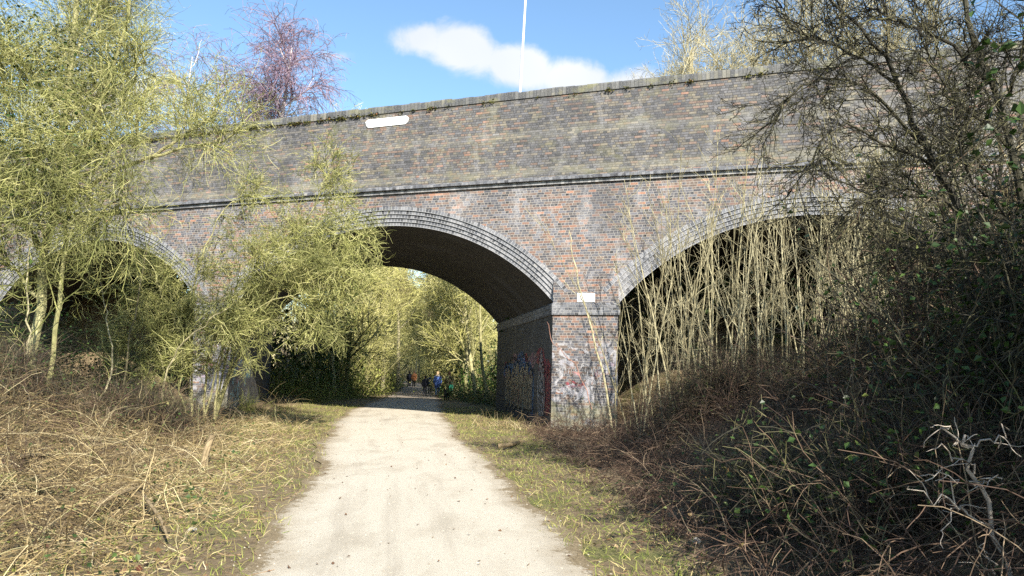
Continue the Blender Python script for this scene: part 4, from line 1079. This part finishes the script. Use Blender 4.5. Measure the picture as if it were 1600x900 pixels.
pk = b1.reshape(-1, 3)[rng.integers(0, len(b1) * 5, 4500)]; w = np.exp(-np.clip(pk[:, 1] - 5, 0, 20) * .16); pk = pk[rng.random(len(pk)) < w]
G = Geo().leaf(pk, .055)
x, y = scatter(7000, -14, -2, 3.5, 22, lambda x, y: (-rs(x, y) > bl(y) - .6) & (wob(x, y, 1.1, 4.0) > .0), 1.4); C_ = np.stack([x, y, terrain(x, y) + rng.uniform(.03, .35, len(x))], -1); G.leaf(C_, .05)
tag(link('bramble_leaves', G.mesh('bramble_leaves', [LEAF_BRAMBLE])), 'scattered green and bronze bramble leaves low on both banks', 'bramble leaves', kind='stuff')
G = Geo()
x, y = scatter(22000, -12, 3, 3.2, 24, lambda x, y: (np.abs(rs(x, y)) > pathw(y) + .25) & (rs(x, y) < br(y)) & (wob(x, y, 3.3, 5.0) + .4 * wob(x, y, 9.0, 2.0) > .22), 1.6)
G.leaf(np.stack([x, y, terrain(x, y) + rng.uniform(.01, .07, len(x))], -1), .032, flat=.6)
tag(link('low_herbs', G.mesh('low_herbs', [LEAF_YELLOW])), 'patches of low bright green weeds on both verges', 'weeds', kind='stuff')
# litter: brown leaves, chips and pebbles
G = Geo()
x, y = scatter(9000, -14, 12, 3, 30, lambda x, y: np.abs(rs(x, y)) > pathw(y) + .25 * rng.normal(size=len(x)), 1.6); G.leaf(np.stack([x, y, terrain(x, y) + .022], -1), .045, flat=.85)
x, y = scatter(500, -6, 2, 4, 30, lambda x, y: np.abs(rs(x, y)) < pathw(y), 1.6); G.leaf(np.stack([x, y, terrain(x, y) + .03], -1), .035, flat=.85)
x, y = scatter(4500, -14, 12, 3, 26, lambda x, y: np.abs(rs(x, y)) > pathw(y) - .1, 1.6); P = stems(x, y, (.1, .4), 4, .05, 0, .2, .025); G.ribbon(P, np.full(P.shape[:2], .003))
tag(link('leaf_litter', G.mesh('leaf_litter', [LEAF_LITTER])), 'brown leaf litter and twigs scattered over the verges', 'leaf litter', kind='stuff')
G = Geo(); x, y = scatter(9000, -7, 2.5, 3.5, 24, lambda x, y: np.abs(np.abs(rs(x, y)) - pathw(y) * rng.uniform(.1, 1.05, len(x))) < .9, 1.8)
x, y = x[np.abs(rs(x, y)) < pathw(y) + .15], y[np.abs(rs(x, y)) < pathw(y) + .15]
c = np.stack([x, y, terrain(x, y) + .018], -1); r = rng.uniform(.004, .013, len(c))
octv = np.array([[1, 0, 0], [0, 1, 0], [-1, 0, 0], [0, -1, 0], [0, 0, .7], [0, 0, -.7]]); octf = np.array([[0, 1, 4], [1, 2, 4], [2, 3, 4], [3, 0, 4]])
V = (c[:, None] + octv[None] * r[:, None, None] * rng.uniform(.7, 1.3, (len(c), 6, 1))).reshape(-1, 3); T3 = (octf[None] + (np.arange(len(c)) * 6)[:, None, None]).reshape(-1, 3)
tag(link('pebbles', Geo().tris(V, T3).mesh('pebbles', [strand_mat('pebble', [(0, (.20, .17, .13)), (1, (.46, .41, .33))], var=.2)])), 'loose pale grit scattered on the path', 'pebbles', kind='stuff')
# moss and small plants in the coping joints
u = rng.uniform(-19, 12, 260); keep = rng.random(260) < np.where(u < -6, .9, .25); u = u[keep]
C_ = np.concatenate([W3(np.repeat(u, 14) + rng.normal(size=len(u) * 14) * .05, 0, np.repeat(tp_z(u) - .26, 14) + rng.normal(size=len(u) * 14) * .035, .045 + rng.random(len(u) * 14) * .03)])
MOSS = strand_mat('moss', [(0, (.05, .06, .015)), (.6, (.12, .12, .03)), (.9, (.20, .17, .05)), (1, (.26, .10, .05))])
tag(link('wall_moss', Geo().leaf(C_, .06).mesh('wall_moss', [MOSS])), 'moss and little ferns growing under the coping of the parapet', 'moss', kind='stuff')

# dry grass tufts and weeds at the pier feet
def tuft(name, x, y, n, L, mat, label, spread=.12, up=1.6):
    xs = x + rng.normal(size=n) * spread; ys = y + rng.normal(size=n) * spread
    P = stems(xs, ys, L, 6, up, -.5, .12); o = link(name, Geo().ribbon(P, np.repeat(np.linspace(1, .2, 6)[None], n, 0) * .005).mesh(name, [mat])); tag(o, label, name.replace('_', ' ')); return o
for j, (px, py, lab_) in enumerate(((770, 668, 'pale dry grass tuft by the path corner of the graffiti pier'), (795, 672, 'dry grass tuft directly at the near corner of the graffiti pier'), (830, 676, 'bleached grass tuft under the mural side of the graffiti pier'), (440, 640, 'dry grass tuft at the shadow edge of the far pier'))):
    d = ray(px, py); t = -EYE / d[2]; tuft('grass_tuft', d[0] * t, d[1] * t, 90, (.25, .6), STRAW, lab_, .28)
tuft('green_tuft', *at(385, 640, 27.0)[:2], 160, (.4, 1.1), LEAF_YELLOW, 'yellow green weed clump against the far pier', .18, 2.2)
tuft('weed_clump', *at(432, 640, 29.0)[:2], 12, (.9, 1.6), STRAW, 'bare thin stems leaning at the foot of the far pier', .3, 1.2)

# fallen wood
def log_piece(name, pts, r0, r1, mat, label, cat, side=0):
    P = smooth_path(pts, 12); G = Geo().tube(P, taper([r0], [r1], 12), 8)
    for e in (0, -1):   # cut ends
        c = P[0, e]; t = nrm(P[0, 1] - P[0, 0]) if e == 0 else nrm(P[0, -1] - P[0, -2])
        a = nrm(np.cross(t, [.3, .2, 1])); b_ = np.cross(t, a); an = np.arange(8) / 8 * 6.283; rr = r0 if e == 0 else r1
        V = np.vstack([c[None] + t * (.002 if e else -.002), c + rr * (np.cos(an)[:, None] * a + np.sin(an)[:, None] * b_)])
        i = np.arange(8); G.tris(V, np.stack([np.zeros(8, int), 1 + i, 1 + (i + 1) % 8], -1))
    if side: b1, _ = sprout(P, side, (.15, .45), 5, (.4, 1.0), .15); G.tube(b1, rad(len(b1), 5, r1 * .7, r1 * .3), 5)
    o = link(name, G.mesh(name, [mat])); tag(o, label, cat); return o
def gpt(px, py, h=0.0):
    d = ray(px, py); z = 0.0
    for _ in range(12):
        t = (z + h - EYE) / d[2]; z = .6 * z + .4 * tz(d[0] * t, d[1] * t)
    return np.array([d[0] * t, d[1] * t, z + h])
WOOD = strand_mat('dead_wood', [(0, (.20, .145, .075)), (1, (.34, .26, .15))], var=.7)
GREYWOOD = strand_mat('grey_wood', [(0, (.34, .285, .23)), (1, (.50, .43, .35))], var=.35)
s0 = gpt(318, 730); log_piece('tree_stump', [s0 - [0, 0, .1], s0 + [.03, 0, .25], s0 + [.10, .02, .50]], .060, .045, WOOD, 'snapped upright pale tree stump on the left verge', 'stump')
log_piece('fallen_branch', [gpt(30, 715, .12), gpt(70, 712, .16), gpt(104, 721, .12)], .028, .016, WOOD, 'short pale branch lying far left on the bank', 'branch')
log_piece('fallen_branch', [gpt(60, 760, .1), gpt(140, 755, .14), gpt(210, 775, .12), gpt(300, 795, .03)], .022, .010, WOOD, 'long mossy branch lying across the left brush', 'branch', 5)
log_piece('fallen_branch', [gpt(150, 790, .18), gpt(190, 770, .22), gpt(225, 760, .15)], .03, .022, WOOD, 'thick cut log in the middle of the left brush', 'branch')
log_piece('fallen_branch', [gpt(225, 775, .2), gpt(250, 810, .15), gpt(262, 840, .08)], .02, .01, WOOD, 'thin branch slanting down towards the path in the left brush', 'branch', 3)
log_piece('cut_log', [gpt(778, 697, .08), gpt(800, 694, .10), gpt(812, 690, .05)], .05, .04, WOOD, 'small orange brown cut log at the foot of the graffiti pier', 'log')
# pale dead branch bottom right
DB = [([(1585, 920, 5.0), (1560, 840, 5.0), (1535, 770, 5.0), (1520, 735, 5.0), (1514, 700, 5.0), (1508, 680, 5.0)], .017, .009),
      ([(1514, 700, 5.0), (1498, 690, 5.0), (1486, 676, 5.0), (1477, 667, 5.0)], .008, .004), ([(1510, 695, 5.0), (1540, 690, 4.95), (1562, 682, 4.9), (1577, 672, 4.9)], .008, .004),
      ([(1522, 740, 5.0), (1505, 725, 4.95), (1485, 708, 4.9), (1471, 695, 4.9)], .007, .003), ([(1528, 765, 5), (1545, 752, 4.9), (1566, 748, 4.9)], .006, .003),
      ([(1510, 800, 5.0), (1480, 790, 4.9), (1450, 770, 4.9), (1420, 760, 4.85)], .007, .003), ([(1560, 835, 5), (1510, 800, 4.95), (1494, 790, 4.95), (1470, 830, 4.9)], .007, .003),
      ([(1555, 905, 5), (1548, 870, 4.9), (1540, 840, 4.9)], .006, .003), ([(1495, 795, 4.95), (1490, 750, 4.9), (1470, 740, 4.9), (1445, 752, 4.9)], .005, .003)]
P0, R0 = px_paths(DB, 10); P0[:, 1:-1] += rng.normal(size=P0[:, 1:-1].shape) * .006
b1, _ = sprout(P0, 3, (.08, .25), 6, (.4, 1.1), .25)
tag(link('dead_branch', Geo().tube(P0, R0, 7).tube(b1, rad(len(b1), 6, .0035, .002), 4).mesh('dead_branch', [GREYWOOD], True)), 'bleached forked dead branch sticking up in the lower right corner', 'branch')
def stone(px, py, r, label):
    bm = bmesh.new(); bmesh.ops.create_icosphere(bm, subdivisions=3, radius=r)
    for v in bm.verts:
        n_1 = math.sin(v.co.x * 40 / r * .1 + px) * .1 + math.sin(v.co.y * 31 / r * .1) * .12; v.co *= 1 + n_1; v.co.z *= .6
    me = bpy.data.meshes.new('stone'); bm.to_mesh(me); bm.free(); me.materials.append(M_STONE)
    for p in me.polygons: p.use_smooth = True
    o = link('stone', me); o.location = tuple(gpt(px, py, r * .3)); tag(o, label, 'stone')
M_STONE = plain_mat('stone', (.30, .28, .24), .9, var=.35, scale=30)
stone(1088, 846, .05, 'pale stone at the edge of the right verge'); stone(1405, 893, .05, 'pale stone in the dark brambles at the bottom right'); stone(300, 828, .04, 'small pale stone at the edge of the left brush')

# ------------------------------------------------------------------ people and dog
def skin_body(name, joints, edges, mat, parent, sub=2):
    """joints: name -> (xyz, radius); one continuous surface grown over the skeleton"""
    keys = list(joints); me = bpy.data.meshes.new(name)
    me.from_pydata([joints[q][0] for q in keys], [(keys.index(a), keys.index(b)) for a, b in edges], [])
    o = link(name, me, parent); me.materials.append(mat)
    sk = o.modifiers.new('Skin', 'SKIN'); sk.use_smooth_shade = True
    lay = me.skin_vertices[0].data if me.skin_vertices else None
    for i, q in enumerate(keys):
        r = joints[q][1]; r = r if isinstance(r, tuple) else (r, r)
        lay[i].radius = r; lay[i].use_root = (i == 0); lay[i].use_loose = False
    sb = o.modifiers.new('Subdivision', 'SUBSURF'); sb.levels = sub; sb.render_levels = sub
    return o


def loft(name, rings, mat, parent, n=16, cap=True):
    """rings: (centre xyz, rx, ry); a tube of ellipses standing up the z axis"""
    an = np.arange(n) / n * 2 * np.pi; V = []
    for (c, rx, ry) in rings: V.append(np.stack([c[0] + rx * np.cos(an), c[1] + ry * np.sin(an), np.full(n, c[2])], -1))
    V = np.array(V); K = len(rings); i = np.arange(K * n).reshape(K, n)
    q = np.stack([i[:-1], np.roll(i[:-1], -1, 1), np.roll(i[1:], -1, 1), i[1:]], -1).reshape(-1, 4)
    V = V.reshape(-1, 3); T = []
    if cap:
        V = np.vstack([V, [rings[-1][0]]]); T = [[i[-1, j], i[-1, (j + 1) % n], len(V) - 1] for j in range(n)]
    me = make_mesh(name, V, q, T if len(T) else None, [mat], smooth=True); return link(name, me, parent)


def limb(name, pts, r, mat, parent, sides=10):
    P = smooth_path(pts, 10); K = 10; rr = np.interp(np.linspace(0, 1, K), np.linspace(0, 1, len(r)), r)[None]
    me = Geo().tube(P, rr, sides).mesh(name, [mat], True); return link(name, me, parent)


def person(px, py, Y, h, face, coat, legs, hair, label, coat_len=.48, stride=.16, hood=None, arms=(-.1, .05), hairlong=False, bag=None):
    """h height; face = heading angle of the body (0 looks towards +Y)"""
    q = at(px, py, Y); x, y = q[0], q[1]; z = tz(x, y) + (.022 if abs(x - pathx(y)) < pathw(y) else 0)
    o = empty('person', (x, y, z), face); tag(o, label, 'person')
    s = h / 1.75; S3 = lambda a: tuple(v * s for v in a)
    J = {}; E = []
    def j(n, c, r): J[n] = (S3(c), r * s if not isinstance(r, tuple) else tuple(v * s for v in r))
    j('pelvis', (0, 0, .95), (.15, .11)); j('waist', (0, 0, 1.10), (.13, .10)); j('chest', (0, 0, 1.30), (.16, .11)); j('neck', (0, 0, 1.47), .052)
    j('chin', (0, .02, 1.53), .062); j('head', (0, .02, 1.62), (.078, .095)); j('crown', (0, .0, 1.70), .06); j('nose', (0, .115, 1.61), .014)
    E += [('pelvis', 'waist'), ('waist', 'chest'), ('chest', 'neck'), ('neck', 'chin'), ('chin', 'head'), ('head', 'crown'), ('head', 'nose')]
    for sd, st, ar in ((1, stride, arms[0]), (-1, -stride, arms[1])):
        L = 'r' if sd > 0 else 'l'
        j('hip' + L, (sd * .09, 0, .90), .085); j('knee' + L, (sd * .10, st * .6 + .03, .50), .055); j('ankle' + L, (sd * .10, st, .09), .037); j('toe' + L, (sd * .11, st + .15, .035), .034)
        j('sh' + L, (sd * .19, 0, 1.40), .058); j('elb' + L, (sd * .25, -.02 + ar * .4, 1.12), .042); j('wr' + L, (sd * .26, .06 + ar, .88), .027); j('palm' + L, (sd * .26, .08 + ar * 1.1, .80), (.028, .018))
        E += [('pelvis', 'hip' + L), ('hip' + L, 'knee' + L), ('knee' + L, 'ankle' + L), ('ankle' + L, 'toe' + L), ('chest', 'sh' + L), ('sh' + L, 'elb' + L), ('elb' + L, 'wr' + L), ('wr' + L, 'palm' + L)]
        for fi, (dx, dl) in enumerate(((.024, .07), (.008, .08), (-.008, .075), (-.024, .06))):
            j('f%d' % fi + L, (sd * .26, .08 + ar * 1.1 + dx, .80 - dl * .55), .009); j('t%d' % fi + L, (sd * (.26 - .014), .085 + ar * 1.1 + dx, .80 - dl), .008)
            E += [('palm' + L, 'f%d' % fi + L), ('f%d' % fi + L, 't%d' % fi + L)]
        j('th' + L, (sd * .25, .125 + ar * 1.1, .79), .010); E += [('wr' + L, 'th' + L)]
    skin_body('body', J, E, M_SKIN, o)
    cz = .95 + .06 - coat_len + .2
    loft('coat', [(S3((0, 0, cz)), .235 * s, .19 * s), (S3((0, 0, .98)), .215 * s, .17 * s), (S3((0, 0, 1.12)), .185 * s, .145 * s), (S3((0, 0, 1.30)), .215 * s, .15 * s), (S3((0, 0, 1.41)), .205 * s, .125 * s), (S3((0, 0, 1.47)), .10 * s, .09 * s), (S3((0, .01, 1.51)), .075 * s, .08 * s)], coat, o)
    for sd, st, ar in ((1, stride, arms[0]), (-1, -stride, arms[1])):
        limb('sleeve', [S3((sd * .17, 0, 1.42)), S3((sd * .25, -.02 + ar * .4, 1.12)), S3((sd * .26, .055 + ar, .885))], [.078 * s, .065 * s, .05 * s], coat, o)
        limb('trouser_leg', [S3((sd * .085, 0, .98)), S3((sd * .10, st * .6 + .03, .50)), S3((sd * .10, st, .09))], [.105 * s, .08 * s, .068 * s], legs, o)
        limb('shoe', [S3((sd * .10, st - .05, .045)), S3((sd * .11, st + .06, .05)), S3((sd * .11, st + .17, .035))], [.045 * s, .05 * s, .035 * s], M_SHOE, o)
    if hair:
        hr = [(S3((0, -.02, 1.44 if hairlong else 1.55)), .09 * s, .085 * s), (S3((0, -.02, 1.58)), .098 * s, .10 * s), (S3((0, -.012, 1.66)), .098 * s, .112 * s), (S3((0, -.005, 1.72)), .08 * s, .095 * s), (S3((0, 0, 1.755)), .04 * s, .05 * s)]
        loft('hair', hr, hair, o)
    if hood: loft('hood', [(S3((0, -.05, 1.42)), .14 * s, .12 * s), (S3((0, -.07, 1.47)), .15 * s, .13 * s), (S3((0, -.06, 1.53)), .12 * s, .11 * s)], hood, o, cap=False)
    return o
M_SKIN = plain_mat('skin', (.50, .32, .25), .5, var=.08); M_SHOE = plain_mat('shoe_leather', (.03, .027, .025), .5)
cl = lambda n, c: plain_mat(n, c, .85, var=.25, scale=20)
C_BLUE = cl('coat_blue', (.045, .085, .24)); C_DARK = cl('coat_dark', (.018, .02, .03)); C_BROWN = cl('coat_brown', (.20, .085, .035)); C_GREEN = cl('coat_olive', (.05, .045, .025)); C_PALE = cl('coat_pale_blue', (.07, .11, .18))
C_JEAN = cl('jeans', (.11, .16, .26)); C_BLACK = cl('trousers_black', (.015, .015, .018)); C_GREY = cl('trousers_grey', (.10, .10, .11)); C_FUR = cl('fur_trim', (.62, .55, .46))
H_BLOND = plain_mat('hair_blond', (.62, .43, .24), .5); H_DARK = plain_mat('hair_dark', (.05, .025, .018), .5)
person(683, 618.5, 51.5, 1.68, .15 + math.pi * .0, C_BLUE, C_JEAN, H_BLOND, 'person with blond hair in a blue coat and jeans walking beyond the bridge', .62, .14, C_FUR, hairlong=True)
person(663.5, 618.5, 51.2, 1.36, .1, C_DARK, C_GREY, H_DARK, 'smaller dark haired person in a dark jacket beside the blue coat', .40, .12)
person(671.5, 613, 57, 1.45, .2, C_PALE, C_GREY, H_DARK, 'person in a pale blue jacket half hidden behind the blue coat', .45, .1)
person(639, 604.5, 77, 1.62, .12, C_DARK, C_BLACK, H_DARK, 'distant person in black walking away on the left of the far pair', .45, .14)
person(646.5, 604.5, 76, 1.62, .12, C_BROWN, C_BLACK, H_DARK, 'distant person in a brown coat walking away beside the one in black', .50, .14)
wp = person(701, 619, 50, 1.72, .2, C_GREEN, C_BLACK, H_DARK, 'person in dark olive clothes in the tree shade on the right of the path', .55, .1)
# green bag held by the person in olive
b0 = at(705.5, 612, 49.8); bz = tz(b0[0], b0[1]); bg = empty('carrier_bag', (b0[0], b0[1], bz + .42))
V = np.array([[sx * w, sy * d_, z] for z, w, d_ in ((0, .13, .06), (.22, .17, .09), (.42, .14, .04)) for sx, sy in ((-1, -1), (1, -1), (1, 1), (-1, 1))])
i = np.arange(12).reshape(3, 4); q = np.stack([i[:-1], np.roll(i[:-1], -1, 1), np.roll(i[1:], -1, 1), i[1:]], -1).reshape(-1, 4)
link('sack', make_mesh('sack', V, np.vstack([q, [[3, 2, 1, 0]]]), mats=[cl('bag_green', (.03, .26, .17))]), bg)
link('handle', Geo().tube(smooth_path([(-.09, 0, .42), (-.03, 0, .56), (.03, 0, .56), (.09, 0, .42)], 8), taper([.010], [.010], 8), 5).mesh('handle', [cl('bag_green_dark', (.02, .17, .11))]), bg)
tag(bg, 'turquoise green carrier bag held by the person in the tree shade', 'bag')
# small black dog
p = at(697.5, 626, 44.5); dg = empty('dog', (p[0], p[1], tz(p[0], p[1]) + .02), .35); tag(dg, 'small black dog standing on the path near the people', 'dog')
J = {'hipc': ((0, -.20, .36), (.085, .09)), 'belly': ((0, 0, .36), (.085, .085)), 'chest': ((0, .20, .36), (.095, .12)), 'neck': ((0, .32, .47), .065), 'head': ((0, .39, .56), .07), 'muz': ((0, .48, .53), .038), 'nose': ((0, .53, .525), .025),
     'tail1': ((0, -.30, .42), .025), 'tail2': ((0, -.38, .52), .018), 'tail3': ((0, -.40, .60), .01), 'earl': ((-.06, .37, .62), .022), 'earl2': ((-.085, .38, .56), .016), 'earr': ((.06, .37, .62), .022), 'earr2': ((.085, .38, .56), .016)}
E = [('hipc', 'belly'), ('belly', 'chest'), ('chest', 'neck'), ('neck', 'head'), ('head', 'muz'), ('muz', 'nose'), ('hipc', 'tail1'), ('tail1', 'tail2'), ('tail2', 'tail3'), ('head', 'earl'), ('earl', 'earl2'), ('head', 'earr'), ('earr', 'earr2')]
for sd in (-1, 1):
    L = 'l' if sd < 0 else 'r'
    J.update({'kn' + L: ((sd * .07, -.16, .24), .055), 'ho' + L: ((sd * .07, -.27, .13), .026), 'pw' + L: ((sd * .07, -.24, .02), .026), 'el' + L: ((sd * .07, .18, .24), .04), 'wrist' + L: ((sd * .07, .20, .12), .026), 'fp' + L: ((sd * .07, .22, .02), .026)})
    E += [('hipc', 'kn' + L), ('kn' + L, 'ho' + L), ('ho' + L, 'pw' + L), ('chest', 'el' + L), ('el' + L, 'wrist' + L), ('wrist' + L, 'fp' + L)]
skin_body('body', J, E, plain_mat('dog_fur', (.012, .011, .012), .6), dg)

# ------------------------------------------------------------------ light and sky
AZ, EL = R_(22.5), R_(32)      # sun: behind the viewer and to the right
sdir = Vector((math.sin(AZ) * math.cos(EL), -math.cos(AZ) * math.cos(EL), math.sin(EL)))
sun = bpy.data.lights.new('sun', 'SUN'); sun.energy = 5.0; sun.angle = R_(.5); sun.color = (1.0, .94, .84)
so = bpy.data.objects.new('sun', sun); COL.objects.link(so); so.rotation_euler = (-sdir).to_track_quat('-Z', 'Y').to_euler()
world = bpy.data.worlds.new('World'); scene.world = world; world.use_nodes = True
nt = world.node_tree; k = NB(nt); bg = nt.nodes['Background']
sky = k.n('ShaderNodeTexSky', sky_type='NISHITA'); sky.sun_disc = False; sky.sun_elevation = EL
sky.sun_rotation = math.atan2(sdir.x, sdir.y); sky.air_density = 1.0; sky.dust_density = .4; sky.ozone_density = 1.6
tc = k.n('ShaderNodeTexCoord'); x, y, z = k.xyz(tc.outputs['Generated'])
ya = k.math('MAXIMUM', k.math('ABSOLUTE', y), .05)
gx_, gz_ = k.math('DIVIDE', x, ya), k.math('DIVIDE', z, ya)
vec = k.comb(gx_, gz_, 0.0)
nz = k.noise(vec, 11.0, 10, .64, .4); nz2 = k.noise(vec, 3.2, 3)
tot = None
front = k.math('GREATER_THAN', y, 0.0)
for (cx, cz, rx, rz, rot, amp) in ((-.135, .462, .060, .032, -.15, .95), (-.075, .448, .075, .045, -.25, 1.25), (.0, .428, .075, .040, -.3, 1.25), (.075, .410, .075, .040, -.05, 1.2), (.155, .405, .060, .030, 0, .75), (-.25, .435, .03, .010, 0, .28), (.5, .42, .12, .03, 0, .7), (-.6, .36, .15, .04, .1, .9)):
    dx = k.math('SUBTRACT', gx_, cx); dz = k.math('SUBTRACT', gz_, cz)
    cr, sr = math.cos(rot), math.sin(rot)
    a = k.math('DIVIDE', k.math('ADD', k.math('MULTIPLY', dx, cr), k.math('MULTIPLY', dz, sr)), rx)
    b_ = k.math('DIVIDE', k.math('SUBTRACT', k.math('MULTIPLY', dz, cr), k.math('MULTIPLY', dx, sr)), rz)
    e = k.math('MULTIPLY', k.math('SUBTRACT', 1.0, k.math('SQRT', k.math('ADD', k.math('MULTIPLY', a, a), k.math('MULTIPLY', b_, b_)))), amp)
    tot = e if tot is None else k.math('MAXIMUM', tot, e)
dens = k.step(k.math('ADD', tot, k.math('MULTIPLY', k.math('SUBTRACT', nz, .5), 1.7)), -.05, .60)
dens = k.math('MULTIPLY', k.math('MULTIPLY', dens, front), .93)
shade = k.ramp(nz2, [(.3, (4.2, 4.5, 4.9)), (.7, (5.7, 5.75, 5.8))])
tint = k.mix(1.0, sky.outputs[0], (1.16, 1.32, 1.36), 'MULTIPLY')
k.put(bg.inputs[0], k.mix(dens, tint, shade)); bg.inputs[1].default_value = .082
vs = scene.view_settings; vs.view_transform = 'Standard'; vs.look = 'None'; vs.exposure = 1.25; vs.gamma = 1; vs.use_curve_mapping = False
cy = scene.cycles; cy.use_denoising = False; cy.max_bounces = 6; cy.diffuse_bounces = 2; cy.transmission_bounces = 2; cy.transparent_max_bounces = 4; cy.use_adaptive_sampling = True
